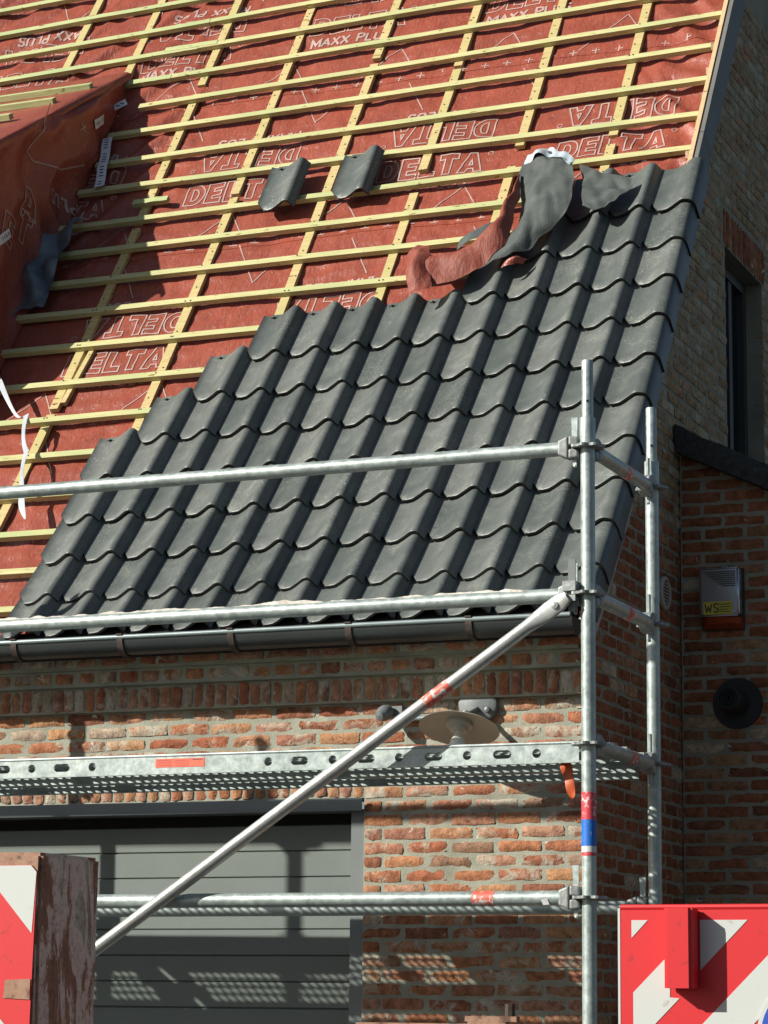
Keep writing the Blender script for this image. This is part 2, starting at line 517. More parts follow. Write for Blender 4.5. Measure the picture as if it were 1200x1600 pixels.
def place_brick(parent, kind, L, H, mat, x, y, z, rotz=0.0, sx=1.0):
    me = random.choice(bricks_of(kind, L, H, mat))
    M = Matrix.Translation((x, y, z)) @ Matrix.Rotation(rotz, 4, 'Z') @ Matrix.Rotation(random.gauss(0, 0.006), 4, 'Y') @ Matrix.Diagonal((sx * random.choice((1, 1, -1)), 1, random.choice((1, 1, -1)) * random.uniform(0.93, 1.05), 1))
    return link('brick', me, parent, M)
class Mass:
    """many bricks joined in one mesh with a tone per brick"""
    def __init__(s):
        s.mb, s.tone = MB(), []
        s.lib = {}
    def put(s, kind, L, H, M):
        if kind not in s.lib:
            s.lib[kind] = [brick_mesh(L, H, 0.05, 400 + i + len(kind), None) for i in range(9)]
        vs, fs = random.choice(s.lib[kind])
        s.mb.add([M @ Vector(p) for p in vs], fs)
        s.tone += [random.random()] * len(vs)
    def build(s, name, mat, parent):
        o = s.mb.build(name, mat, parent, True, 50)
        a = o.data.attributes.new('tone', 'FLOAT', 'POINT')
        a.data.foreach_set('value', s.tone)
        o['kind'] = 'stuff'
        return o

# --- front wall: mortar bed behind, bricks in front
DX, DZ = -1.364, 2.461       # garage opening: right edge and top
XL = -4.6
mb = MB()
mor = WY + 0.007
mb.box(DX, GX - 0.012, mor, WY + 0.2, 0.0, 2.835)
mb.box(XL, DX, mor, WY + 0.2, DZ, 2.835)
mb.box(XL, GX - 0.012, 1.266, WY + 0.2, 2.8352, 2.937)
mb.box(XL, GX - 0.012, 1.232, WY + 0.2, 2.9372, 3.004)
mb.box(XL, GX - 0.012, 1.204, WY + 0.2, 3.0042, 3.085)
front = mb.build('front_wall', 'mortar', house)
mass_front = Mass()
def front_brick(kind, L, H, x, y, z, sx=1.0):
    # in the photograph's field: singles; further left: joined
    if x > -3.12 and z > 1.52:
        place_brick(front, kind, L, H, 'brick_front', x, y, z, 0, sx)
    else:
        M = Matrix.Translation((x, y, z)) @ Matrix.Rotation(random.gauss(0, 0.006), 4, 'Y') @ Matrix.Diagonal((sx, 1, 1, 1))
        mass_front.put(kind, L, H, M)
z = 2.828 - BH / 2
row = 0
while z > 0.06:
    right = GX - 0.004
    left = XL if z - BH / 2 > 2.565 else DX + 0.004
    x = right - (0 if row % 2 == 0 else PX / 2 - 0.003)
    if row % 2:
        front_brick('header', 0.084, BH, right - 0.042, WY + random.uniform(-.001, .003), z, 0.98)
    while x - BL / 2 > left:
        l = min(BL, x - left)
        jit = random.uniform(-0.004, 0.004)
        front_brick('stretcher', BL, BH, x - l / 2 + jit, WY + random.uniform(-.0015, .003), z + random.gauss(0, .0012), l / BL * random.uniform(0.95, 1.0))
        x -= PX
    if x - 0.05 > left:
        l = x - left
        front_brick('header', 0.084, BH, left + l / 2, WY, z, l / 0.084)
    z -= PZ
    row += 1
# rowlock over the garage door
x = DX - 0.025
while x > XL:
    front_brick('rowlock', BH, 0.088, x, WY - 0.002 + random.uniform(-.002, .003), DZ + 0.0495 + random.gauss(0, .001))
    x -= 0.0535
# corbelled eaves courses
x = GX - 0.03
while x > XL:
    front_brick('rowlock', BH, 0.088, x, 1.258 + random.uniform(-.003, .003), 2.886 + random.gauss(0, .0015))
    x -= 0.0505 + random.uniform(-.002, .002)
x = GX - 0.05
while x > XL:
    front_brick('header', 0.084, BH, x, 1.224 + random.uniform(-.003, .003), 2.972, random.uniform(0.9, 1))
    x -= 0.1005
x = GX - 0.09
while x > XL:
    front_brick('stretcher', BL, BH, x, 1.196 + random.uniform(-.003, .003), 3.038, random.uniform(0.94, 1))
    x -= PX
mass_front.build('brickwork', 'brick_mass_front', front)

# --- gable wall
WIN = (3.45, 4.16, 4.05, 5.25)     # y0, y1, z0, z1 of the window opening
mb = MB()
ys = sorted(set([1.307, 1.6, 2.0, 2.3, 2.588, 3.0, 3.45, 3.8, 4.16, 4.4, 4.62]))
mx = GX - 0.008
def gq(y0, y1, za0, za1, zb0, zb1):
    mb.add([(mx, y0, za0), (mx, y1, zb0), (mx, y1, zb1), (mx, y0, za1)], [(0, 1, 2, 3)])
for a, c in zip(ys[:-1], ys[1:]):
    ta, tc = roof_z_at(a, -0.10), roof_z_at(c, -0.10)
    if a >= WIN[0] - 1e-6 and c <= WIN[1] + 1e-6:
        gq(a, c, 0, WIN[2], 0, WIN[2]); gq(a, c, WIN[3], ta, WIN[3], tc)
    else:
        gq(a, c, 0, ta, 0, tc)
pk = roof_z_at(4.62, -0.10)
mb.add([(mx, 4.62, 0), (mx, 7.8, 0), (mx, 7.8, pk - 4.7), (mx, 4.62, pk)], [(0, 1, 2, 3)])
# reveals of the window
y0, y1, z0, z1 = WIN
d = 0.13
mb.add([(mx, y0, z0), (mx, y0, z1), (mx - d, y0, z1), (mx - d, y0, z0)], [(0, 1, 2, 3)])
mb.add([(mx, y1, z0), (mx, y1, z1), (mx - d, y1, z1), (mx - d, y1, z0)], [(0, 1, 2, 3)])
mb.add([(mx, y0, z1), (mx, y1, z1), (mx - d, y1, z1), (mx - d, y0, z1)], [(0, 1, 2, 3)])
gable = mb.build('gable_wall', 'mortar_dark', house)
low, high = Mass(), Mass()
RZ = Matrix.Rotation(rad(90), 4, 'Z')
n_single = 0
z = 2.828 - BH / 2 + PZ * 70
row = 70
while z > 0.06:
    off = 0 if row % 2 else PX / 2
    y = WY + 0.003 - (PX - off if off else 0)
    while y < 5.9:
        ya, yb = max(y, WY + 0.003), y + BL
        y += PX
        if yb - ya < 0.04:
            continue
        ym = (ya + yb) / 2
        if (roof_z_at(ym, -0.14) if ym < 4.62 else roof_z_at(4.62, -.14) - (ym - 4.62) * 1.48) < z + BH / 2:
            continue
        if z > WIN[2] and z < WIN[3] + 0.19 and yb > WIN[0] - 0.02 and ya < WIN[1] + 0.03:
            if z > WIN[3]:
                if ya < WIN[0] - 0.06: yb = WIN[0] - 0.035
                elif yb > WIN[1] + 0.08: ya = WIN[1] + 0.045
                else: continue
            else:
                if ya < WIN[0] - 0.05: yb = WIN[0]
                elif yb > WIN[1] + 0.05: ya = WIN[1]
                else: continue
        if z < 4.0 and ya > AY + 0.02:
            continue
        l = yb - ya
        M = Matrix.Translation((GX + random.uniform(-.003, .0015), (ya + yb) / 2, z + random.gauss(0, .0013))) @ RZ @ Matrix.Rotation(random.gauss(0, .008), 4, 'Y') @ Matrix.Diagonal((l / BL * random.uniform(.95, 1), 1, random.uniform(.93, 1.04), 1))
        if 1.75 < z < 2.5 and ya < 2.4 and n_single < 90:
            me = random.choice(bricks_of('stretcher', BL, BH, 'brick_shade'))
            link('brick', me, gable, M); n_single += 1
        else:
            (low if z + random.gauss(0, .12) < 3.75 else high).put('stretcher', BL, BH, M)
    z -= PZ
    row -= 1
# soldier lintel above the gable window
y = WIN[0] - 0.02
while y < WIN[1] + 0.04:
    M = Matrix.Translation((GX + random.uniform(-.002, .002), y + 0.02, WIN[3] + 0.093)) @ RZ
    low.put('soldier', BH, 0.176, M)
    y += 0.0525
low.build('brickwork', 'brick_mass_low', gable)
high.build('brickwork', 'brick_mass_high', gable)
# gable window
mb = MB()
wx = GX - 0.12
win = MB()
for (a, c, e, g_) in ((y0 + .001, y0 + .055, z0, z1 - .001), (y1 - .055, y1 - .001, z0, z1 - .001), (y0 + .055, y1 - .055, z1 - .056, z1 - .001), (y0 + .055, y1 - .055, z0, z0 + .055)):
    win.box(wx - 0.03, wx + 0.03, a, c, e, g_)
win.box(wx - 0.03, wx + 0.022, y0 + .40, y0 + .46, z0 + .055, z1 - .056)
wo = win.build('window', 'window_frame', house)
mb = MB(); mb.box(wx - 0.012, wx - 0.004, y0 + .05, y1 - .05, z0 + .05, z1 - .05)
mb.build('pane', 'window_glass', wo)
for yy, sl in ((y0 + .075, .05), (y0 + .10, .075), (y0 + .12, .02)):  # three thin slanted rods in front of the glass
    mb = MB(); mb.bar((wx + 0.036, yy, z0 + .3), (wx + 0.036, yy + sl, z0 + .05), 0.008, 0.008, (1, 0, 0)); mb.build('slanted_rod', 'frame_grey', wo)
mb = MB(); mb.box(wx + 0.0302, wx + 0.05, y0 + .02, y0 + .045, z0 + .42, z0 + .50); mb.build('handle', 'black_rubber', wo)
# round vent grille in the gable
vg = MB()
vc = Vector((GX + 0.001, 2.325, 3.389))
vg.lathe([(0.072, 0.0), (0.072, 0.012), (0.066, 0.016), (0.056, 0.016), (0.055, 0.004), (0.0, 0.004)], vc, (1, 0, 0), 28)
vo = vg.build('vent_grille', 'vent_pale', house, True)
for k in range(7):
    zz = -0.042 + k * 0.014
    hw = math.sqrt(max(0.0005, 0.054 ** 2 - zz ** 2))
    mb = MB(); mb.bar((vc.x + 0.010, vc.y - hw, vc.z + zz), (vc.x + 0.010, vc.y + hw, vc.z + zz), 0.006, 0.006, (1, 0, .6))
    mb.build('slat', 'vent_pale', vo)
mb = MB(); mb.lathe([(0.055, 0.0), (0.0, 0.0)], (vc.x + 0.0055, vc.y, vc.z), (1, 0, 0), 24); mb.build('backing', 'dark_void', vo)

# ------------------------------------------------------------------ roof covering: underlay, battens, tiles
UN = -0.140
BN = -0.090
wv1, wv2, wv3 = Wave(14, 5, 22, 3), Wave(16, 18, 60, 5), Wave(12, 16, 46, 9, 0.45)
def sstep(a, c, x):
    u = min(1, max(0, (x - a) / (c - a)))
    return u * u * (3 - 2 * u)
def wrinkle(X, t):
    h = 0.0050 * wv1(X, t) + 0.0040 * (0.7 - abs(wv2(X, t)))
    e = sstep(-1.0, -0.62, X) * sstep(2.3, 2.9, t)
    h += e * 0.026 * (0.75 - abs(wv3(X + 0.5 * t, t * 0.55))) + e * 0.004 * wv2(X * 1.6 + t, t * .7)
    e2 = (1 - sstep(-3.55, -3.05, X)) * sstep(2.4, 3.0, t)
    h += e2 * 0.022 * (0.75 - abs(wv3(X * 0.9 - 0.7 * t, t * 0.6 + 3))) + e2 * 0.003 * wv2(X - t, t * .6)
    return 0.021 * math.tanh((h + 0.002) / 0.021)
mb = MB()
nx, nt_ = 300, 300
X0, X1, T0, T1 = -5.7, -0.452, 0.02, 6.0
for i in range(nx + 1):
    for k in range(nt_ + 1):
        X, t = X0 + (X1 - X0) * i / nx, T0 + (T1 - T0) * k / nt_
        mb.v.append(tuple(RP(X, t, UN + wrinkle(X, t))))
for i in range(nx):
    for k in range(nt_):
        a = i * (nt_ + 1) + k
        mb.f.append((a, a + nt_ + 1, a + nt_ + 2, a + 1)); mb.m.append(0)
underlay = mb.build('roof_underlay', 'red_membrane', house, True, 180)

RG = RP(0, 6.0, UN)
mb = MB(); mb.add([(X0, RG.y, RG.z), (X1, RG.y, RG.z), (X1, RG.y + 3.2, RG.z - 4.7), (X0, RG.y + 3.2, RG.z - 4.7)], [(0, 1, 2, 3)])
mb.build('rear_slope', 'red_membrane', house)
# print on the membrane: outlined block letters, small solid words, zigzag lines, rows of crosses
def ribbon(mbx, pts, wd, mapper, closed=False, step=0.014):
    P2 = [np.array(p, float) for p in pts]
    if closed:
        P2.append(P2[0])
    out = []
    for a, c in zip(P2[:-1], P2[1:]):
        n = max(1, int(np.ceil(np.linalg.norm(c - a) / step)))
        for j in range(n):
            out.append(a + (c - a) * j / n)
    out.append(P2[-1])
    vs, fs = [], []
    n = len(out)
    for i in range(n):
        pa = out[i - 1] if i > 0 else (out[-2] if closed else out[0])
        pb = out[i + 1] if i < n - 1 else (out[1] if closed else out[-1])
        d1, d2 = out[i] - pa, pb - out[i]
        l1, l2 = np.linalg.norm(d1), np.linalg.norm(d2)
        d = (d1 / l1 if l1 > 1e-9 else 0) + (d2 / l2 if l2 > 1e-9 else 0)
        d = d / (np.linalg.norm(d) + 1e-9)
        nn = np.array((-d[1], d[0]))
        ct = 1.0
        if l1 > 1e-9:
            ct = max(0.5, abs(nn @ np.array((-d1[1], d1[0])) / l1))
        vs.append(mapper(*(out[i] + nn * wd / 2 / ct))); vs.append(mapper(*(out[i] - nn * wd / 2 / ct)))
    for i in range(n - 1):
        fs.append((2 * i, 2 * i + 2, 2 * i + 3, 2 * i + 1))
    mbx.add(vs, fs)
def arc(cx, cy, rx, ry, a0, a1, n=9):
    return [(cx + rx * math.cos(rad(a0 + (a1 - a0) * i / n)), cy + ry * math.sin(rad(a0 + (a1 - a0) * i / n))) for i in range(n + 1)]
BLOCK = {  # outlines, cap height 1
 'D': (0.74, [[(0, 0), (.34, 0)] + arc(.34, .5, .38, .5, -90, 90) + [(0, 1)], [(.24, .22), (.33, .22)] + arc(.33, .5, .15, .28, -90, 90) + [(.24, .78)]]),
 'E': (0.66, [[(0, 0), (.60, 0), (.60, .23), (.25, .23), (.25, .39), (.56, .39), (.56, .61), (.25, .61), (.25, .77), (.60, .77), (.60, 1), (0, 1)]]),
 'L': (0.60, [[(0, 0), (.56, 0), (.56, .24), (.25, .24), (.25, 1), (0, 1)]]),
 'T': (0.68, [[(.20, 0), (.45, 0), (.45, .76), (.66, .76), (.66, 1), (0, 1), (0, .76), (.20, .76)]]),
 'A': (0.82, [[(0, 0), (.26, 0), (.32, .19), (.52, .19), (.58, 0), (.84, 0), (.54, 1), (.30, 1)], [(.36, .38), (.48, .38), (.42, .66)]])}
STROKE = {
 'M': (0.9, [[(0, 0), (0, 1), (.4, .35), (.8, 1), (.8, 0)]]), 'A': (0.8, [[(0, 0), (.35, 1), (.7, 0)], [(.15, .35), (.55, .35)]]),
 'X': (0.75, [[(0, 0), (.65, 1)], [(0, 1), (.65, 0)]]), ' ': (0.5, []), 'P': (0.7, [[(0, 0), (0, 1), (.35, 1), (.55, .88), (.55, .62), (.35, .5), (0, .5)]]),
 'L': (0.65, [[(0, 1), (0, 0), (.5, 0)]]), 'U': (0.75, [[(0, 1), (0, .2), (.15, 0), (.45, 0), (.6, .2), (.6, 1)]]),
 'S': (0.7, [[(.55, .85), (.4, 1), (.15, 1), (0, .82), (.1, .58), (.45, .45), (.55, .2), (.4, 0), (.12, 0), (0, .15)]]),
 'W': (0.95, [[(0, 1), (.2, 0), (.4, .7), (.6, 0), (.8, 1)]])}
def block_word(word, h):
    x, out = 0, []
    for ch in word:
        wd, polys = BLOCK[ch]
        out += [[((px_ + x) * h, py_ * h) for px_, py_ in p] for p in polys]
        x += wd + 0.06
    return out, x * h
def stroke_word(word, h):
    x, out = 0, []
    for ch in word:
        wd, polys = STROKE[ch]
        out += [[((px_ + x) * h, py_ * h) for px_, py_ in p] for p in polys]
        x += wd + 0.1
    return out, x * h
def on_roof(X, t):
    return RP(X, t, UN + wrinkle(X, t) + 0.0028)
H1, H2 = 0.146, 0.064
def print_logo(X, t, flip):
    mbx = MB()
    bw, wl = block_word('DELTA', H1)
    sw, ws = stroke_word('MAXX PLUS', H2)
    reg = [arc(wl + 0.02, H1 * .92, 0.013, 0.013, 0, 330, 10)] 
    if flip:
        tr = lambda x, y: on_roof(X + wl - x, t + 0.405 - y)
    else:
        tr = lambda x, y: on_roof(X + x, t + y)
    for p in bw:
        ribbon(mbx, p, 0.0075, tr, True)
    for p in sw:
        ribbon(mbx, [(a + 0.03, c - 0.105) for a, c in p], 0.013, tr)
    for p in reg:
        ribbon(mbx, p, 0.004, tr, True)
    mbx.build('lettering', 'print_white', underlay)
for t0, xs in ((3.17, (-4.16, -3.15, -2.09, -1.165)), (1.915, (-4.4, -3.41, -2.39, -1.4)), (4.53, (-2.80, -1.80, -0.98)), (4.44, (-4.8, -3.80))):
    for X in xs:
        if t0 < 2.5 and X > -1.6:
            continue
        if X > -1.0 and t0 > 4:
            pass
        print_logo(X, t0, False)
        print_logo(X, t0, True)
marks = MB()
for t0 in (1.55, 2.795, 4.04):          # rows of crosses at the laps
    X = -5.0
    while X < -0.55:
        s_ = 0.022
        ribbon(marks, [(X - s_, t0), (X + s_, t0)], 0.007, on_roof)
        ribbon(marks, [(X, t0 - (s_ if t0 > 3.5 else 0.003)), (X, t0 + s_)], 0.007, on_roof)
        X += 0.118
for t0 in (2.46, 3.715, 1.21, 4.97):    # pairs of long slanting lines
    X = -5.2
    k = 0
    while X < -0.6:
        if X + 0.62 < -0.5:
            ribbon(marks, [(X, t0 + 0.33), (X + 0.16, t0 + 0.02), (X + 0.24, t0 + 0.16)] if k % 3 == 1 else [(X, t0 + 0.27), (X + 0.14, t0)], 0.006, on_roof)
            ribbon(marks, [(X + 0.28, t0 + 0.34), (X + 0.50, t0 + 0.60)], 0.006, on_roof)
            ribbon(marks, [(X + 0.50, t0 + 0.60), (X + 0.60, t0 + 0.42)], 0.006, on_roof)
        X += 0.62
        k += 1
tag(marks.build('printed_lines', 'print_white', underlay), kind='stuff')
# a lap of the membrane at each row of crosses
for t0 in (1.53, 2.772, 4.015):
    mb = MB()
    n = 260
    for i in range(n + 1):
        X = -5.6 + 5.14 * i / n
        mb.v += [tuple(RP(X, t0, UN + wrinkle(X, t0) + 0.0005)), tuple(RP(X, t0, UN + wrinkle(X, t0) + 0.0022)), tuple(RP(X, t0 + 0.05, UN + wrinkle(X, t0 + 0.05) + 0.0012))]
    for i in range(n):
        for j in (0, 1):
            mb.f.append((3 * i + j, 3 * i + 3 + j, 3 * i + 4 + j, 3 * i + 1 + j)); mb.m.append(0)
    mb.build('membrane_lap', 'red_membrane', underlay, True, 30)

# counter battens (up the slope)
XD = -3.82          # dormer cheek
def counter(X0_, t0, t1, dx=0.0, wd=0.045):
    mb = MB()
    n = max(1, int((t1 - t0) / 0.25))
    rings = []
    for i in range(n + 1):
        t = t0 + (t1 - t0) * i / n
        X = X0_ + dx * i / n
        rings.append([RP(X - wd / 2, t, UN), RP(X + wd / 2, t, UN), RP(X + wd / 2, t, BN - 0.0265), RP(X - wd / 2, t, BN - 0.0265)])
    vs = [p for r_ in rings for p in r_]
    fs = [(0, 1, 2, 3), tuple(4 * n + k for k in (3, 2, 1, 0))]
    for i in range(n):
        for k in range(4):
            fs.append((4 * i + k, 4 * i + (k + 1) % 4, 4 * i + 4 + (k + 1) % 4, 4 * i + 4 + k))
    mb.add(vs, fs)
    return mb.build('counter_batten', 'counter_wood', house)
for X, segs in ((-0.885, ((0.1, 2.93), (2.98, 3.22), (3.29, 5.95))), (-1.365, ((0.1, 3.14), (3.3, 5.95))), (-1.845, ((0.1, 3.02), (3.2, 4.02), (4.05, 5.95))),
                (-2.33, ((0.1, 3.06), (3.09, 4.17), (4.22, 5.95))), (-2.85, ((0.1, 3.16), (3.19, 5.95))), (-3.35, ((0.1, 1.62), (1.66, 3.0), (3.03, 4.12), (4.2, 5.95))),
                (-3.86, ((0.1, 2.1), (4.38, 5.95))), (-4.30, ((0.1, 1.5), (4.5, 5.95)))):
    for a, c in segs:
        counter(X + random.uniform(-.004, .004), a, c, random.uniform(-.005, .005))
counter(-3.315, 1.70, 2.12, 0.03, 0.026)

# battens (across)
BT0 = 4.115
def batten(X0_, X1_, t, n=BN, h=0.026, wd=0.036, mat='batten_wood', drop=0.0, tilt=0.0):
    mb = MB()
    k = 8
    rings = []
    for i in range(k + 1):
        X = X0_ + (X1_ - X0_) * i / k
        tt = t + drop * i / k + random.gauss(0, .0012)
        nn = n + random.gauss(0, .0008) + tilt * i / k
        rings.append([RP(X, tt - wd, nn - h), RP(X, tt, nn - h), RP(X, tt, nn), RP(X, tt - wd, nn)])
    vs = [p for r_ in rings for p in r_]
    fs = [(0, 1, 2, 3), tuple(4 * k + q for q in (3, 2, 1, 0))]
    for i in range(k):
        for q in range(4):
            fs.append((4 * i + q, 4 * i + (q + 1) % 4, 4 * i + 4 + (q + 1) % 4, 4 * i + 4 + q))
    mb.add(vs, fs)
    return mb.build('batten', mat, house)
tb = {4: (4.63, -.05), 3: (4.39, -.03), 2: (4.145, .0), 1: (3.885, .0)}
# nearest the ridge first; (t at right end, extra fall towards the left, left end X)
for t, fall, xl in ((5.93, .10, -5.6), (5.67, .10, -5.6), (5.41, .10, -5.6), (5.15, .10, -5.6), (4.90, .10, -5.6), (4.645, .09, -5.6), (4.392, .085, -5.6), (4.142, .075, -3.66), (3.88, .055, XD + .05), (3.61, .04, XD + .06),
                    (3.335, .005, XD + .03), (3.075, .03, XD + .02), (2.825, .01, XD - .0), (2.575, .0, XD - .1), (2.322, -.01, -5.4), (2.062, -.01, -5.4), (1.803, .0, -5.4),
                    (1.545, .0, -5.4), (1.29, .0, -5.4), (1.02, .0, -5.4), (0.76, .0, -5.4), (0.51, .0, -5.4), (0.26, .0, -5.4)):
    t += 0.028
    length = -0.452 - xl
    dr = fall * length / 1.8 * 0.8
    if xl < -5 and t > 4.3:      # spliced: a green length overlaps the pale one
        xs = -3.72 if t < 4.5 else -3.45
        batten(xs, -0.452, t - dr * (-0.452 - xs) / length, drop=dr * (-0.452 - xs) / length)
        batten(-5.6, xs - 0.004, t - dr, drop=dr * (xs + 5.6) / length, mat='green_wood')
    else:
        batten(xl, -0.452, t - dr, drop=dr)
# short splice pieces laid beside the joints, and offcuts
for X, t, l, g_ in ((-3.66, 4.585, .32, 1), (-3.80, 4.315, .26, 1), (-3.42, 3.222, .20, 1)):
    batten(X, X + l, t - .017, n=BN + .002, mat='green_wood')
nl = MB()
for X in (-0.885, -1.365, -1.845, -2.33, -2.85, -3.35):
    for k in range(24):
        t = 0.27 + .2586 * k + random.gauss(0, .004)
        for dx in ((-.008, .009) if k % 3 else (.002,)):
            nl.lathe([(0, .0012), (.0042, .0012), (.0042, -.001)], RP(X + dx + random.gauss(0, .004), 0.0 + t, BN + .0015), (0, -.8, .6), 6)
        tt = t + random.uniform(.06, .16)
        nl.lathe([(0, .0012), (.004, .0012), (.004, -.001)], RP(X + random.gauss(0, .007), tt, BN - .025), (0, -.8, .6), 6)
tag(nl.build('nail_heads', 'rust_brown', house), kind='stuff')
# verge edge: pale wooden strip and fibre-cement barge board
def along(name, xa, xb, na, nb, t0, t1, mat, parent=house, step=0.2):
    mb = MB()
    n = max(1, int((t1 - t0) / step))
    for i in range(n + 1):
        t = t0 + (t1 - t0) * i / n
        mb.v += [tuple(RP(xa, t, na)), tuple(RP(xb, t, na)), tuple(RP(xb, t, nb)), tuple(RP(xa, t, nb))]
    mb.f += [(0, 1, 2, 3), tuple(4 * n + k for k in (3, 2, 1, 0))]
    for i in range(n):
        for k in range(4):
            mb.f.append((4 * i + k, 4 * i + (k + 1) % 4, 4 * i + 4 + (k + 1) % 4, 4 * i + 4 + k))
    mb.m += [0] * len(mb.f)
    return mb.build(name, mat, parent)
along('edge_strip', -0.449, -0.4285, -0.11, -0.045, 0.15, 5.95, 'pale_wood')
along('barge_board', -0.4275, -0.403, -0.20, -0.052, 3.142, 5.95, 'barge_grey')
along('barge_board', -0.4275, -0.403, -0.20, -0.052, 0.85, 3.138, 'barge_grey')
along('barge_board', -0.4275, -0.404, -0.235, -0.10, -0.02, 0.845, 'pale_board')

# --- tiles
PROF = [(-.115, -.040), (-.06, -.0465), (0, -.0490), (.1, -.0498), (.2, -.0488), (.32, -.0440), (.44, -.0325), (.54, -.0200), (.63, -.0085),
        (.69, -.0020), (.745, 0), (.79, -.0020), (.83, -.0080), (.865, -.0180), (.895, -.0290), (.92, -.0385), (.955, -.0435)]
VERGE = PROF[:11] + [(.79, -.001), (.85, -.0035), (.895, -.009), (.925, -.019), (.945, -.035), (.955, -.06), (.96, -.118)]
TL, TT = 0.338, 0.013
def tile_mesh(seed, verge=False, screw=False):
    r = np.random.RandomState(seed)
    prof = VERGE if verge else PROF
    cx = 0.74
    P = []
    for i, (u, h) in enumerate(prof):
        P.append(np.array(((u - cx) * CP, h + r.normal(0, .0004))))
    nrm = []
    for i in range(len(P)):
        d = P[min(i + 1, len(P) - 1)] - P[max(i - 1, 0)]
        d /= np.linalg.norm(d)
        nrm.append(np.array((-d[1], d[0])))
    ts = [0.0, 0.006, 0.05, 0.13, 0.22, 0.30, TL - 0.012, TL]
    mb = MB()
    n, k = len(P), len(ts)
    for top in (1, 0):
        for j, t in enumerate(ts):
            for i in range(n):
                u = prof[i][0]
                p = P[i] - (0 if top else TT) * nrm[i]
                tt = t
                if u < 0.085:                      # clipped lower left corner
                    cut = (0.085 - u) / 0.2 * 0.062
                    tt = max(t, cut + t * 0.02)
                z_ = p[1]
                if j == 0 and top: z_ -= 0.0035     # rounded nose
                if j >= k - 2 and .1 < u < .62 and not verge: z_ -= 0.0    
                if j == k - 1 and top: z_ -= 0.003
                fl_ = 0.012 * max(0.0, (u - .84) / .12) * (1 - t / TL) if verge else 0.0
                mb.v.append((p[0] + fl_, tt, z_))
    def id_(top, j, i): return (0 if top else n * k) + j * n + i
    for j in range(k - 1):
        for i in range(n - 1):
            mb.f.append((id_(1, j, i), id_(1, j, i + 1), id_(1, j + 1, i + 1), id_(1, j + 1, i))); mb.m.append(0)
            mb.f.append((id_(0, j, i + 1), id_(0, j, i), id_(0, j + 1, i), id_(0, j + 1, i + 1))); mb.m.append(0)
    for i in range(n - 1):
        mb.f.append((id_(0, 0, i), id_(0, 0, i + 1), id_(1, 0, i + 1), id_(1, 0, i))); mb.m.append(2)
        mb.f.append((id_(0, k - 1, i + 1), id_(0, k - 1, i), id_(1, k - 1, i), id_(1, k - 1, i + 1))); mb.m.append(0)
    for j in range(k - 1):
        mb.f.append((id_(0, j + 1, 0), id_(0, j, 0), id_(1, j, 0), id_(1, j + 1, 0))); mb.m.append(0)
        mb.f.append((id_(0, j, n - 1), id_(0, j + 1, n - 1), id_(1, j + 1, n - 1), id_(1, j, n - 1))); mb.m.append(0)
    if screw:                                       # raised nail lug and screw head near the upper edge
        x = (0.16 - cx) * CP
        mb.box(x - .018, x + .032, TL - .022, TL - .002, -.0500, -.0450, 0)
        mb.lathe([(0.0, .0095), (.005, .0092), (.0062, .006), (.0062, 0)], (x, TL - .024, -.0495), (0, 0, 1), 10, 1)
    return mb.mesh('tile', ['tile', 'black_rubber', 'tile_edge_shade'], True, 42)
T_PLAIN = [tile_mesh(s_) for s_ in range(5)]
T_SCREW = [tile_mesh(s_ + 20, screw=True) for s_ in range(3)]
T_VERGE = [tile_mesh(s_ + 40, True) for s_ in range(3)]
def tile_matrix(X, t, n=0.0, lift=0.0225, jit=1.0):
    a0, a1 = RP(0, t, 0), RP(0, t + GA, 0)
    a = math.atan2(a1.z - a0.z, a1.y - a0.y) - math.atan(lift / GA)
    p = RP(X, t, n)
    B = Matrix(((1, 0, 0, p.x), (0, math.cos(a), -math.sin(a), p.y), (0, math.sin(a), math.cos(a), p.z), (0, 0, 0, 1)))
    return B @ Matrix.Translation((random.gauss(0, .0008) * jit, random.gauss(0, .0015) * jit, random.gauss(0, .0006) * jit)) @ Matrix.Rotation(random.gauss(0, .004) * jit, 4, 'Z')
mb = MB()
for i in range(13):
    a = RP(-3.3, -0.01 + 0.0 * i, -.075)
mb.bar(RP(-4.6, 0.05, -.085), RP(-0.45, 0.05, -.085), 0.03, 0.045, (0, -.8, .6))
tiling = mb.build('roof_tiling', 'black_rubber', house)
first = {0: -3, 1: -3, 2: -3, 3: -3, 4: -3, 5: -2, 6: -1, 7: 0, 8: 5, 9: 6, 10: 7}
for i in range(11):
    for c in range(first[i], 10):
        if c == 9:
            me, X = random.choice(T_VERGE), X8 + VO
        else:
            top = i == 10 or c < first[i + 1]
            me, X = random.choice(T_SCREW if top else T_PLAIN), X8 + (c - 8) * CP
        link('tile', me, tiling, tile_matrix(X, i * GA + (.034 if i == 0 else 0)))

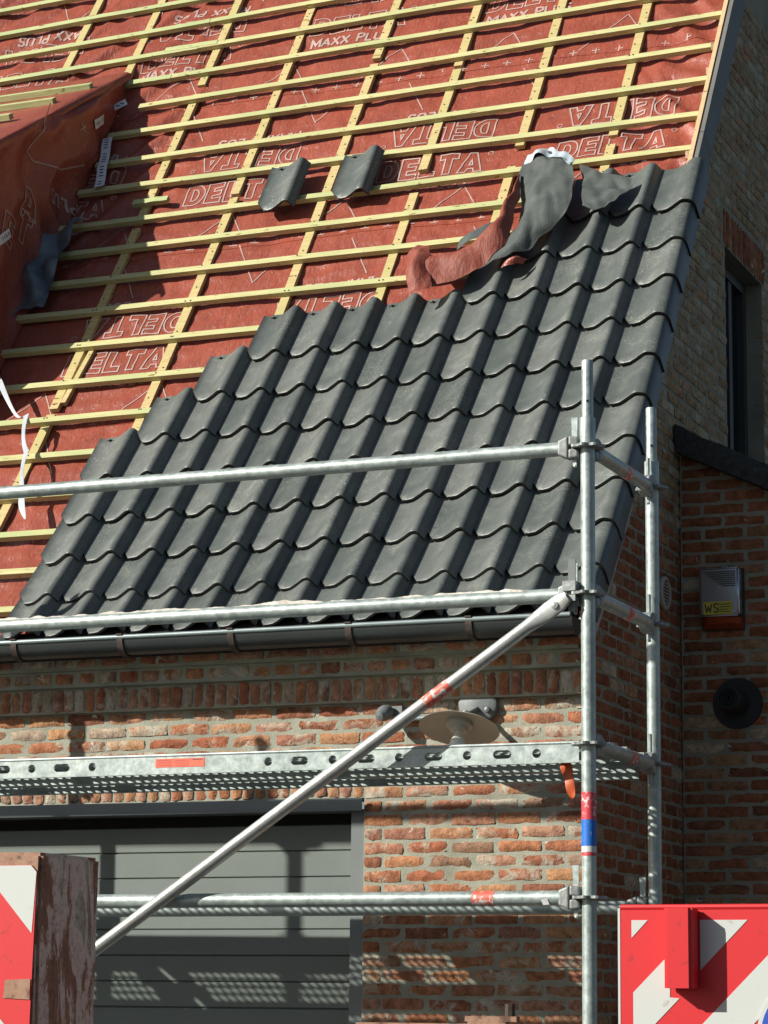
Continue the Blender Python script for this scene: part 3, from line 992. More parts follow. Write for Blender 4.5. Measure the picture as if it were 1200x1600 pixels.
# --- gutter
def half_round(mbx, x0, x1, cy, cz, r0, r1, a0=-180, a1=0, seg=16, mi=0, nx_=1):
    vs, fs = [], []
    for e in range(nx_ + 1):
        x = x0 + (x1 - x0) * e / nx_
        for r_ in (r0, r1):
            for k in range(seg + 1):
                a = rad(a0 + (a1 - a0) * k / seg)
                vs.append((x, cy + r_ * math.cos(a), cz + r_ * math.sin(a)))
    m_ = seg + 1
    for e in range(nx_):
        o = e * 2 * m_
        for k in range(seg):
            fs.append((o + k, o + k + 1, o + 2 * m_ + k + 1, o + 2 * m_ + k))
            fs.append((o + m_ + k + 1, o + m_ + k, o + 3 * m_ + k, o + 3 * m_ + k + 1))
        fs.append((o, o + 2 * m_, o + 3 * m_, o + m_))
        fs.append((o + seg, o + m_ + seg, o + 3 * m_ + seg, o + 2 * m_ + seg))
    for o in (0, nx_ * 2 * m_):
        for k in range(seg):
            fs.append((o + k, o + m_ + k, o + m_ + k + 1, o + k + 1))
    mbx.add(vs, fs, mi)
GY, GZ, GR = 1.056, 3.094, 0.061
mb = MB()
half_round(mb, -4.8, -0.405, GY, GZ, GR, GR - 0.003, -180, 0)
gut = mb.build('gutter', 'gutter_grey', house, True)
mb = MB(); mb.tube([(-4.8, GY - GR, GZ + .006), (-0.404, GY - GR, GZ + .006)], 0.0095, 12); mb.build('rolled_lip', 'gutter_lip', gut, True)  # bright line along the bead is colour, not only sun
mb = MB()
mb.add([(-0.404, GY + (GR + .003) * math.cos(rad(a)), GZ + (GR + .003) * math.sin(rad(a))) for a in range(-180, 1, 12)] + [(-0.398, GY + (GR + .003) * math.cos(rad(a)), GZ + (GR + .003) * math.sin(rad(a))) for a in range(-180, 1, 12)],
       [tuple(range(16)), tuple(range(31, 15, -1))] + [(k, k + 1, k + 17, k + 16) for k in range(15)])
mb.build('end_cap', 'gutter_grey', gut)
for x in (-4.3, -3.8, -3.30, -2.80, -2.309, -1.815, -1.309, -0.811):
    mb = MB()
    half_round(mb, x - .013, x + .013, GY, GZ, GR + .0065, GR + .0025, -196, -2, 14)
    mb.box(x - .013, x + .013, GY - GR - .013, GY - GR + .010, GZ + .012, GZ + .0185)
    mb.build('gutter_bracket', 'rust_brown', gut, True)
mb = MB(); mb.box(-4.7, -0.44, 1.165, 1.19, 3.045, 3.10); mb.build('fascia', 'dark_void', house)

# --- garage door
mb = MB()
mb.box(DX - 0.060, DX - 0.001, WY + 0.02, WY + 0.12, 0, 2.408)
gd = mb.build('garage_door', 'frame_grey', house)
mb = MB()
mb.box(XL, DX + 0.004, WY - 0.030, WY + 0.12, 2.4085, 2.4145)
mb.box(XL, DX + 0.004, WY - 0.030, WY - 0.024, 2.415, 2.4575)
mb.build('lintel_angle', 'frame_grey', gd)
z = 2.3655
PH = 0.1035
while z > 0.02:
    z0_ = max(0.005, z - PH)
    mb = MB()
    yb, yf, g_ = WY + 0.1085, WY + 0.10, 0.0042
    mb.add([(XL, yb, z0_), (XL, yf, z0_ + g_), (XL, yf - .001, z - g_), (XL, yb, z),
            (DX - .0605, yb, z0_), (DX - .0605, yf, z0_ + g_), (DX - .0605, yf - .001, z - g_), (DX - .0605, yb, z)],
           [(0, 4, 5, 1), (1, 5, 6, 2), (2, 6, 7, 3), (4, 7, 6, 5), (0, 1, 2, 3), (0, 3, 7, 4)])
    mb.build('panel', 'door_grey', gd)
    z -= PH
mb = MB(); mb.box(XL, DX - .06, WY + .1095, WY + .13, 0, 2.408); mb.build('backing', 'dark_void', gd)  # black sheet: recess shade under the lintel put into its colour

# ------------------------------------------------------------------ dormer beside the tiles
AP = RP(XD, 4.36, -0.09)
AL = rad(32)
FYD = 2.05
mb = MB()
wd1, wd2 = Wave(10, 3, 9, 21), Wave(12, 9, 30, 23, 0.6)
def dorm_top(y):
    return AP.z - (AP.y - y) * math.tan(AL)
def cheek(y, f):
    zb = roof_z_at(y, UN + .012)
    zt = dorm_top(y)
    zz = zb + (zt - zb) * f
    e = sstep(0, .15, f) * (1 - sstep(.9, 1, f))
    X = XD + e * (0.022 * wd1(y, zz) + 0.020 * (0.7 - abs(wd2(y, zz)))) * min(1, (zt - zb) * 2.2) + 0.05 * (1 - f) ** 3 * min(1, (zt - zb))
    return Vector((X, y, zz))
ny, nf = 120, 46
for i in range(ny + 1):
    y = FYD + (AP.y - 0.005 - FYD) * i / ny
    for k in range(nf + 1):
        mb.v.append(tuple(cheek(y, k / nf)))
for i in range(ny):
    for k in range(nf):
        a = i * (nf + 1) + k
        mb.f.append((a, a + nf + 1, a + nf + 2, a + 1)); mb.m.append(0)
dormer = mb.build('dormer', 'red_membrane', house, True, 180)
mb = MB()
n = 60
for i in range(n + 1):               # roof of the dormer: sheet with a rolled over edge
    y = FYD - 0.03 + (AP.y + 0.02 - FYD) * i / n
    zt = dorm_top(y)
    wob = 0.008 * wd2(y, 1.0)
    mb.v += [(XD + 0.012 + wob, y, zt - 0.035 + wob), (XD + 0.016 + wob, y, zt + 0.004), (XD - 0.01, y, zt + 0.016 + 0.5 * wob), (XD - 0.25, y, zt + 0.010 + 0.4 * wob), (XD - 1.9, y, zt + 0.006)]
for i in range(n):
    for k in range(4):
        mb.f.append((5 * i + k, 5 * i + 5 + k, 5 * i + 6 + k, 5 * i + 1 + k)); mb.m.append(0)
mb.build('sheet_roof', 'red_membrane', dormer, True, 180)
mb = MB()
mb.box(XD - 1.9, XD - 0.002, FYD, FYD + 0.1, roof_z_at(FYD, UN) - 0.1, dorm_top(FYD) - .002)
mb.build('front_panel', 'blue_lead', dormer)
for k, (dy, xe) in enumerate(((0.36, .03), (0.62, .10), (0.88, .20), (1.14, .3))):
    y = AP.y - dy
    zt = dorm_top(y) + 0.022
    mb = MB(); mb.bar((XD - 1.8, y, zt + .012), (XD - xe, y, zt + .012), 0.045, 0.03, (0, -math.sin(AL), math.cos(AL))); mb.build('dormer_batten', 'green_wood', dormer)
def on_cheek(off=0.004):
    def f(y, zz):
        zb, zt = roof_z_at(y, UN + .012), dorm_top(y)
        q = cheek(y, min(1, max(0, (zz - zb) / max(.05, zt - zb))))
        return Vector((q.x + off, y, zz))
    return f
def rot2(pts, cx, cy, ang, ox=0, oy=0):
    c_, s_ = math.cos(ang), math.sin(ang)
    return [(cx + (x - ox) * c_ - (y - oy) * s_, cy + (x - ox) * s_ + (y - oy) * c_) for x, y in pts]
def cheek_print(polys, cx, cy, ang, wd, closed):
    mk = MB()
    for p in polys:
        ribbon(mk, rot2(p, cx, cy, ang), wd, on_cheek(), closed)
    mk.build('lettering', 'print_white', dormer)
cheek_print(block_word('A', 0.17)[0], 2.63, 5.55, rad(-8), 0.008, True)
cheek_print(block_word('T', 0.17)[0], 2.60, 5.42, rad(-20), 0.008, True)
cheek_print(block_word('E', 0.17)[0], 2.44, 5.36, rad(-20), 0.008, True)
cheek_print(stroke_word('PLUS', 0.072)[0], 3.11, 5.73, rad(172), 0.014, False)
for ln in ([(2.849, 6.199), (2.708, 5.899), (2.775, 5.866), (2.95, 5.87), (3.156, 5.958)], [(2.20, 5.73), (2.399, 5.738), (2.27, 5.50)], [(3.08, 6.16), (3.12, 6.12)], [(3.08, 6.12), (3.12, 6.16)]):
    mk = MB(); ribbon(mk, ln, 0.008, on_cheek()); mk.build('printed_line', 'print_white', dormer)
def tape_on_cheek(pts, wd, nm='tape'):
    t_ = MB(); ribbon(t_, pts, wd, on_cheek(0.008)); o = t_.build(nm, 'label_white', dormer)
    k_ = MB()
    (a, b_), (c, d_) = pts[0], pts[-1]
    L_ = math.hypot(c - a, d_ - b_)
    nn = int(L_ / 0.021)
    for i in range(1, nn):
        if i % 6 in (4, 5): continue
        f = i / nn
        ang = math.atan2(d_ - b_, c - a)
        m_ = (a + (c - a) * f, b_ + (d_ - b_) * f)
        dx_, dy_ = -math.sin(ang) * wd * .2, math.cos(ang) * wd * .2
        ribbon(k_, [(m_[0] - dx_, m_[1] - dy_), (m_[0] + dx_, m_[1] + dy_)], 0.006, on_cheek(0.0098))
    k_.build('tape_print', 'ink', dormer)
on_tape = lambda X, t: RP(X, t, -0.070 + 0.004 * math.sin(t * 31))
for pts in ([(-3.745, 3.76), (-3.70, 3.55), (-3.655, 3.33)], [(-3.80, 4.03), (-3.735, 4.07)]):
    tb_ = MB(); ribbon(tb_, pts, 0.055, on_tape); tb_.build('tape', 'label_white', dormer)
    ip = MB()
    (a, b_), (c, d_) = pts[0], pts[-1]
    nn = int(math.hypot(c - a, d_ - b_) / .024)
    for i in range(1, nn):
        if i % 5:
            m_ = (a + (c - a) * i / nn, b_ + (d_ - b_) * i / nn)
            ribbon(ip, [(m_[0] - .011, m_[1]), (m_[0] + .011, m_[1])], .007, lambda X, t: on_tape(X, t) + Vector((0, -.0015, .001)))
    if ip.f: ip.build('tape_print', 'ink', dormer)
tape_on_cheek([(3.20, 6.19), (3.335, 6.27)], 0.05)
tape_on_cheek([(2.24, 5.20), (2.52, 5.41)], 0.045)
# crumpled blue-grey flashing at the foot of the dormer
mb = MB()
wf = Wave(18, 16, 60, 31, 0.5)
n, m_ = 46, 34
for i in range(n + 1):
    for k in range(m_ + 1):
        X = -4.25 + 0.60 * i / n
        t = 2.26 + 0.62 * k / m_
        edge = 0.03 * wf(X * 2, 1.0)
        tt = t + (X + 4.0) * 0.55 + edge * (k in (0, m_))
        mb.v.append(tuple(RP(X, tt, -0.055 + 0.045 * (abs(wf(X + .5 * t, t)) - .8) + 0.03 * (1 - i / n))))
for i in range(n):
    for k in range(m_):
        a = i * (m_ + 1) + k
        mb.f.append((a, a + m_ + 1, a + m_ + 2, a + 1)); mb.m.append(0)
mb.build('flashing', 'blue_lead', dormer, True, 25)

# ------------------------------------------------------------------ loose tiles on the battens
for X, t, lab in ((-2.487, 2.965, 'loose dark roof tile resting on battens, left one of the two'), (-2.095, 2.990, 'loose dark roof tile resting on battens, right one of the two')):
    o = link('roof_tile', T_SCREW[0 if X < -2.3 else 1], None, tile_matrix(X, t, -0.022, 0.0, 0))
    tag(o, lab, 'tile', 'two loose tiles on the battens')

# ------------------------------------------------------------------ folded membrane offcut on the tiles
def patch(ctrl, nu, nv, amp, seed):
    """Catmull-Rom surface through a grid of (X, t, n) points"""
    C_ = np.array(ctrl, float)
    def cr(Pts, u):
        n = len(Pts) - 1
        x = u * n
        i = min(int(x), n - 1)
        f = x - i
        p0, p1, p2, p3 = Pts[max(i - 1, 0)], Pts[i], Pts[i + 1], Pts[min(i + 2, n)]
        return 0.5 * (2 * p1 + (p2 - p0) * f + (2 * p0 - 5 * p1 + 4 * p2 - p3) * f * f + (3 * p1 - p0 - 3 * p2 + p3) * f ** 3)
    wv = Wave(12, 22, 75, seed, 0.6)
    out = []
    for i in range(nu + 1):
        rowp = np.array([cr(C_[:, j], i / nu) for j in range(C_.shape[1])])
        for k in range(nv + 1):
            q = cr(rowp, k / nv)
            cr_ = abs(wv(q[0], q[1])) - .7
            out.append((q[0] + 0.6 * amp * wv(q[1] * 1.7, q[0] + 3), q[1] + 0.6 * amp * wv(q[0] + 5, q[1] * 1.3), q[2] * 0.8 + 1.6 * amp * cr_ + 0.5 * amp * wv(q[0] * 2.2, q[1] * 2.2)))
    return out
def sheet(name, ctrl, parent, top, bottom, nu=44, nv=40, amp=0.004, seed=1, th=0.0012):
    pts = [RP(*p) for p in patch(ctrl, nu, nv, amp, seed)]
    me0 = MB()
    fs = [(i * (nv + 1) + k, (i + 1) * (nv + 1) + k, (i + 1) * (nv + 1) + k + 1, i * (nv + 1) + k + 1) for i in range(nu) for k in range(nv)]
    me = bpy.data.meshes.new('tmp'); me.from_pydata([tuple(p) for p in pts], [], fs); me.update()
    nr = [v_.normal.copy() for v_ in me.vertices]
    if sum(n_.y for n_ in nr) > 0:
        nr = [-n_ for n_ in nr]
    bpy.data.meshes.remove(me)
    N_ = len(pts)
    me0.add(pts, fs, 0)
    me0.v += [tuple(p - n_ * th) for p, n_ in zip(pts, nr)]
    me0.f += [tuple(N_ + i for i in f) for f in fs]; me0.m += [1] * len(fs)
    rim = [i * (nv + 1) for i in range(nu + 1)] + [nu * (nv + 1) + k for k in range(1, nv + 1)] + [i * (nv + 1) + nv for i in range(nu - 1, -1, -1)] + [k for k in range(nv - 1, 0, -1)]
    for a, c in zip(rim, rim[1:] + rim[:1]):
        me0.f.append((a, c, N_ + c, N_ + a)); me0.m.append(1)
    return me0.build(name, [top, bottom], parent, True, 60)
off = empty('membrane_offcut', RP(-1.2, 2.45, 0.0), 'folded strip of roofing membrane, black felt and red, lying across the top tiles', 'membrane')
# main black flap, upper end taped
sheet('felt_flap', [
    [(-1.215, 2.99, .050), (-1.10, 3.00, .060), (-0.965, 2.90, .065)],
    [(-1.24, 2.88, .030), (-1.09, 2.85, .085), (-0.94, 2.80, .090)],
    [(-1.215, 2.74, -.03), (-1.10, 2.69, .100), (-0.925, 2.67, .080)],
    [(-1.195, 2.57, -.03), (-1.09, 2.53, .095), (-0.925, 2.54, .075)],
    [(-1.20, 2.40, .03), (-1.11, 2.37, .085), (-0.975, 2.45, .050)],
    [(-1.31, 2.21, .03), (-1.20, 2.23, .060), (-1.06, 2.32, .025)]], off, 'felt_black', 'red_membrane', seed=3, amp=0.0048)
sheet('edge_tape', [
    [(-1.214, 3.005, .056), (-1.10, 3.015, .062), (-0.961, 2.915, .068)],
    [(-1.224, 2.930, .052), (-1.085, 2.930, .080), (-0.952, 2.845, .092)]], off, 'silver_tape', 'silver_tape', nu=8, nv=30, amp=0.010, seed=3)
# red outer band turned up on the left
sheet('red_fold', [
    [(-1.655, 2.35, .03), (-1.62, 2.25, .075), (-1.580, 2.11, .03)],
    [(-1.50, 2.33, .04), (-1.475, 2.25, .095), (-1.42, 2.13, .03)],
    [(-1.37, 2.37, .03), (-1.34, 2.30, .100), (-1.29, 2.20, .035)],
    [(-1.28, 2.50, .03), (-1.245, 2.44, .115), (-1.19, 2.32, .065)],
    [(-1.25, 2.70, .03), (-1.225, 2.66, .095), (-1.19, 2.56, .05)],
    [(-1.235, 2.87, .02), (-1.225, 2.85, .045), (-1.215, 2.80, .02)]], off, 'red_matte', 'felt_black', seed=9, amp=0.0045)
sheet('rolled_corner', [
    [(-1.665, 2.37, .035), (-1.62, 2.385, .075), (-1.56, 2.37, .06)],
    [(-1.65, 2.30, .075), (-1.60, 2.29, .12), (-1.53, 2.28, .09)],
    [(-1.625, 2.18, .085), (-1.58, 2.17, .11), (-1.515, 2.17, .07)],
    [(-1.60, 2.07, .045), (-1.55, 2.06, .06), (-1.49, 2.08, .05)]], off, 'red_matte', 'felt_black', nu=30, nv=30, seed=12, amp=0.005)
sheet('felt_tail', [
    [(-1.44, 2.44, .02), (-1.36, 2.50, .035), (-1.27, 2.56, .02)],
    [(-1.44, 2.36, .03), (-1.36, 2.40, .04), (-1.26, 2.44, .035)]], off, 'felt_black', 'felt_black', nu=8, nv=12, seed=15, amp=0.003)
# second black flap over the tile heads
sheet('felt_flap', [
    [(-0.935, 2.875, .05), (-0.80, 2.79, .035), (-0.66, 2.755, .03)],
    [(-0.915, 2.79, .03), (-0.79, 2.71, .02), (-0.655, 2.69, .025)],
    [(-0.885, 2.68, .055), (-0.79, 2.63, .05), (-0.69, 2.63, .03)],
    [(-0.865, 2.555, .06), (-0.81, 2.52, .06), (-0.755, 2.54, .05)]], off, 'felt_black', 'felt_black', nu=30, nv=30, seed=18, amp=0.005)
scrap = empty('membrane_scrap', RP(-1.13, 2.22, 0.02), 'small torn scrap of red membrane lying on the tiles below the folded strip', 'scrap')
sheet('crumpled_sheet', [
    [(-1.19, 2.20, .02), (-1.17, 2.225, .035), (-1.16, 2.245, .02)],
    [(-1.14, 2.20, .03), (-1.125, 2.225, .055), (-1.115, 2.25, .03)],
    [(-1.095, 2.22, .015), (-1.085, 2.24, .03), (-1.08, 2.255, .02)]], scrap, 'red_membrane', 'felt_black', nu=10, nv=10, seed=44, amp=0.006)

# white tape strip hanging over the battens at the left
tp = MB()
path = [(-3.70, 1.86, -.03), (-3.64, 1.78, -.012), (-3.56, 1.66, .0), (-3.48, 1.545, -.035), (-3.44, 1.52, -.048), (-3.405, 1.545, -.030), (-3.385, 1.46, -.012), (-3.36, 1.36, -.02),
        (-3.33, 1.29, -.046), (-3.305, 1.27, -.030), (-3.285, 1.18, -.01), (-3.255, 1.08, -.01), (-3.22, .98, -.03), (-3.185, .88, -.02), (-3.13, .79, -.035)]
vs = []
for i, (X, t, n) in enumerate(path):
    wd = (.022, .030, .026, .024, .034, .030, .022, .02, .03, .028, .02, .02, .026, .036, .008)[i]
    tw = (0.0, .4, .2, -.3, .1, .6, .2, -.2, .1, .4, .1, -.2, .2, .6, .1)[i] * .02
    vs += [RP(X - wd / 2, t - tw, n), RP(X + wd / 2, t + tw, n + tw * .6)]
tp.add(vs, [(2 * i, 2 * i + 1, 2 * i + 3, 2 * i + 2) for i in range(len(path) - 1)])
o = tp.build('tape_strip', 'white_tape', None, True, 180)
sol = o.modifiers.new('thickness', 'SOLIDIFY'); sol.thickness = 0.001
sub = o.modifiers.new('smooth', 'SUBSURF'); sub.levels = sub.render_levels = 2
tag(o, 'thin white tape strip dangling over the battens at the left edge', 'tape')

house['kind'] = 'thing'
# ------------------------------------------------------------------ side wing
wing = empty('side_wing', (0.9, 3.2, 0), 'low shaded brick side wing with sloping dark roof edge', 'building')
mb = MB()
def cop(x): return 4.105 - (x + 0.427) * 0.478
mb.add([(GX + .002, AY + .007, 0), (3.2, AY + .007, 0), (3.2, AY + .007, cop(3.2) - .05), (GX + .002, AY + .007, cop(GX) - .05)], [(0, 1, 2, 3)])
wall = mb.build('wall', 'mortar_dark', wing)
aw = Mass()
z = 2.81 + PZ * 24
row = 0
while z > 0.06:
    x = GX + 0.008 + (0 if row % 2 else -PX / 2 + .004)
    while x < 2.6:
        xa, xb = max(x, GX + .006), x + BL
        x += PX
        if xb - xa < .03 or cop(xa) - .03 < z:
            continue
        if xa < 0.12 and z > 1.7:
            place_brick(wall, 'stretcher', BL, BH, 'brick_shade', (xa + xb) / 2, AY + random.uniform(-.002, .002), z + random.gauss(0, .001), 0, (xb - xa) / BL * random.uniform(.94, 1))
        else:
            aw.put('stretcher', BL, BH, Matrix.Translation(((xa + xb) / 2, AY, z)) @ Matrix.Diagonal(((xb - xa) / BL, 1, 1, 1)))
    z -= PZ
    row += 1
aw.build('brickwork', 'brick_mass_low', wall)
mb = MB()
wc = Wave(12, 20, 70, 51)
n = 90
for i in range(n + 1):
    x = GX + .003 + 3.7 * i / n
    j = 0.006 * wc(x, 0)
    zt, zb = cop(x) + 0.058 + j, cop(x) - 0.062
    mb.v += [(x, AY - .075 + .3 * j, zb), (x, AY - .085 + .5 * j, zb + .05), (x, AY - .07, zt), (x, AY + 2.4, zt + .0), (x, AY + 2.4, zb), (x, AY + .006, zb)]
for i in range(n):
    for k in range(6):
        a, c = 6 * i + k, 6 * i + (k + 1) % 6
        mb.f.append((a, c, c + 6, a + 6)); mb.m.append(0)
mb.f += [(0, 1, 2, 3, 4, 5), tuple(6 * n + k for k in (5, 4, 3, 2, 1, 0))]; mb.m += [0, 0]
mb.build('roof', 'bitumen', wing, True, 35)

wing['kind'] = 'thing'
# alarm siren on the side wing
sx0, sx1, sz0, sz1 = -0.325, -0.151, 3.310, 3.520
sir = empty('alarm_siren', (-0.238, AY - .04, 3.26), 'stainless alarm siren box with yellow sticker and amber lens', 'siren')
mb = MB()
mb.box(sx0 - .006, sx1 + .006, AY - .012, AY - .004, sz0 - .052, sz1 + .003)
mb.build('back_plate', 'rust_brown', sir)
bm = bmesh.new()
bmesh.ops.create_cube(bm, size=1)
bmesh.ops.scale(bm, vec=(sx1 - sx0, 0.066, sz1 - sz0), verts=bm.verts)
bmesh.ops.translate(bm, vec=((sx0 + sx1) / 2, AY - .046, (sz0 + sz1) / 2), verts=bm.verts)
bmesh.ops.bevel(bm, geom=[e for e in bm.edges], offset=0.009, segments=3, affect='EDGES')
me = bpy.data.meshes.new('cover'); bm.to_mesh(me); bm.free(); me.materials.append(MATS['stainless'])
me.polygons.foreach_set('use_smooth', [True] * len(me.polygons)); me.set_sharp_from_angle(angle=rad(50))
link('cover', me, sir)
for k in range(8):
    zz = sz1 - .020 - k * .0088
    mb = MB(); mb.bar((sx0 + .018 + k * .0115, AY - .0805, zz), (sx1 - .014, AY - .0805, zz), .004, .0032, (0, 1, 0)); mb.build('louvre', 'window_frame', sir)
mb = MB(); mb.lathe([(0, .004), (.004, .003), (.0045, 0)], (sx0 + .085, AY - .079, sz1 - .085), (0, -1, 0), 12); mb.build('screw', 'galvanised', sir)
mb = MB(); mb.box(sx0 + .018, sx1 - .030, AY - .0806, AY - .0795, sz0 + .006, sz0 + .062); mb.build('sticker', 'label_yellow', sir)
mb = MB()
fl = lambda x, y: Vector((x, AY - .0814, y))
sw, ws = stroke_word('WS', 0.036)
for p in sw:
    ribbon(mb, [(sx0 + .026 + x, sz0 + .016 + y) for x, y in p], 0.0055, fl)
for k in range(4):
    ribbon(mb, [(sx0 + .088, sz0 + .016 + k * .011), (sx0 + .134 - (k == 1) * .008, sz0 + .016 + k * .011)], 0.003, fl)
mb.build('sticker_print', 'ink', sir)
mb = MB()
for i in range(13):
    x = sx0 + .002 + (sx1 - sx0 - .004) * i / 12
    d = 0.035 * (1 - ((i - 6) / 6) ** 2) ** .5
    mb.v += [(x, AY - .028 - d, sz0 - .002), (x, AY - .024 - d * .8, sz0 - .030), (x, AY - .013, sz0 - .047), (x, AY - .013, sz0 - .002)]
for i in range(12):
    for k in range(4):
        mb.f.append((4 * i + k, 4 * i + (k + 1) % 4, 4 * i + 4 + (k + 1) % 4, 4 * i + 4 + k)); mb.m.append(0)
mb.f += [(0, 1, 2, 3), (51, 50, 49, 48)]; mb.m += [0, 0]
mb.build('lens', 'amber_lens', sir, True, 40)
# round flue terminal
flu = empty('flue_terminal', (-0.183, AY - .02, 2.83), 'round black flue terminal with wide collar on the shaded brick wall', 'flue')
fc = Vector((-0.183, AY, 2.941))
mb = MB(); mb.lathe([(0.0, .006), (0.06, .006), (.106, .010), (.109, .004), (.109, -.002)], fc, (0, -1, 0), 40); mb.build('collar', 'flue_black', flu, True)
ax = Vector((-.05, -1, .05)).normalized()
mb = MB(); mb.lathe([(.052, 0), (.052, .13), (.047, .138), (.040, .138), (.038, .03), (0, .03)], fc, ax, 30); mb.build('pipe', 'flue_black', flu, True)
for r_ in (.033, .022, .011):
    mb = MB(); mb.lathe([(r_ + .003, .128), (r_ + .003, .136), (r_ - .003, .136), (r_ - .003, .128)], fc, ax, 24); mb.build('ring', 'flue_black', flu, True)

# ------------------------------------------------------------------ wall lamp
lamp = empty('wall_lamp', (-0.885, WY - .02, 2.70), 'grey wall lamp with wide cream shade and bare bulb above the scaffold deck', 'lamp')
pc = Vector((-0.880, WY - .004, 2.812))
mb = MB(); mb.lathe([(0, .024), (.066, .024), (.078, .018), (.082, .0)], pc, (0, -1, 0), 36); mb.build('back_plate', 'lamp_grey', lamp, True)
for dx, dz in ((.045, -.025), (-.045, -.035), (-.01, -.03)):
    mb = MB(); mb.lathe([(0, .016), (.010, .013), (.013, 0)], pc + Vector((dx, -.022, dz)), (0, -1, 0), 14); mb.build('bolt', 'lamp_grey', lamp, True)
sc_ = Vector((-0.876, 1.075, 2.706))
sax = Vector((0.02, -0.33, -0.94)).normalized()
mb = MB(); mb.lathe([(.020, -.05), (.024, -.025), (.050, -.016), (.152, .012), (.155, .016), (.151, .015), (.050, -.011), (.0, -.011)], sc_, sax, 48); mb.build('shade', ['enamel_cream'], lamp, True)
mb = MB(); mb.lathe([(.052, -.012), (.050, .004), (.036, .010), (.034, .026), (.0, .026)], sc_, sax, 30); mb.build('socket', 'porcelain', lamp, True)
mb = MB(); mb.lathe([(.013, .026), (.014, .036), (.020, .05), (.029, .07), (.030, .085), (.022, .104), (0, .112)], sc_, sax, 24); mb.build('bulb', 'bulb_glass', lamp, True)
mb = MB(); mb.tube([pc + Vector((0, -.02, -.02)), pc + Vector((0, -.06, -.035)), pc + Vector((.002, -.11, -.05)), sc_ - sax * .045], .011, 12); mb.build('arm', 'lamp_grey', lamp, True)
sen = empty('motion_sensor', (-1.247, WY - .02, 2.75), 'grey motion sensor with thin conduit left of the wall lamp', 'sensor')
mb = MB(); mb.box(-1.262, -1.185, WY - .05, WY - .002, 2.772, 2.812); mb.build('mount', 'lamp_grey', sen)
mb = MB(); mb.lathe([(0, .045), (.020, .04), (.030, .02), (.032, 0), (.026, -.02), (0, -.025)], (-1.245, WY - .07, 2.785), (-.35, -.8, -.4), 18); mb.build('head', 'lamp_grey', sen, True)
mb = MB(); mb.tube([(-1.19, WY - .016, 2.762), (-0.965, WY - .016, 2.770)], .011, 10); mb.build('conduit', 'gutter_lip', sen, True)

# ------------------------------------------------------------------ scaffold (own frame: outer corner standard at the origin)
sca = empty('scaffold', (-0.011, -0.003, 0), 'galvanised tube scaffold with perforated deck along the garage front', 'scaffold', local=True, rotz=-0.00818)
R, BAY, DEP = 0.0242, 3.30, 0.732
def rosette(parent, x, y, z):
    mb = MB()
    n = 48
    ring = []
    for k in range(n):
        a = 2 * math.pi * k / n
        r_ = 0.056 + 0.006 * math.cos(8 * a)
        ring.append((math.cos(a) * r_, math.sin(a) * r_))
    vs = [(x + p[0], y + p[1], z + dz) for dz in (-.0045, .0045) for p in ring]
    inner = [(x + math.cos(2 * math.pi * k / n) * .0235, y + math.sin(2 * math.pi * k / n) * .0235, z + dz) for dz in (-.0045, .0045) for k in range(n)]
    fs = []
    for k in range(n):
        k2 = (k + 1) % n
        fs += [(k, k2, n + k2, n + k), (2 * n + k, 2 * n + k2, k2, k), (n + k, n + k2, 3 * n + k2, 3 * n + k)]
    mb.add(vs + inner, fs)
    for k in range(4):
        a = rad(45 + 90 * k)
    return mb.build('rosette', 'steel_cast', parent)
def standard(x, y, top=3.60, spig=3.80):
    mb = MB()
    mb.tube([(x, y, 0.12), (x, y, 1.0), (x, y, 2.0), (x, y, 2.8), (x, y, top)], R, 22)
    o = mb.build('standard', 'galvanised', sca, True)
    mb = MB()
    mb.tube([(x, y, top - .01), (x, y, top), (x, y, top + .001), (x, y, spig - .004), (x, y, spig)], [.0262, .0262, .0195, .0195, .0175], 20)
    mb.build('spigot', 'galvanised', o, True)
    mb = MB(); mb.lathe([(.0265, -.09), (.0268, -.085), (.0268, -.004), (.0258, .0)], (x, y, top), (0, 0, 1), 22); mb.build('collar', 'galvanised', o, True)
    mb = MB(); mb.lathe([(0, .0212), (.005, .0212)], (x, y, top + .055), (.33, -.94, 0), 12); mb.build('pin_hole', 'dark_void', o)
    mb = MB(); mb.tube([(x, y, 0.0), (x, y, .35)], .019, 14); mb.box(x - .075, x + .075, y - .075, y + .075, 0, .008); mb.build('base_jack', 'steel_cast', o, True)
    for k in range(1, 8):
        z = 0.5 * k
        rosette(o, x, y, z)
    return o
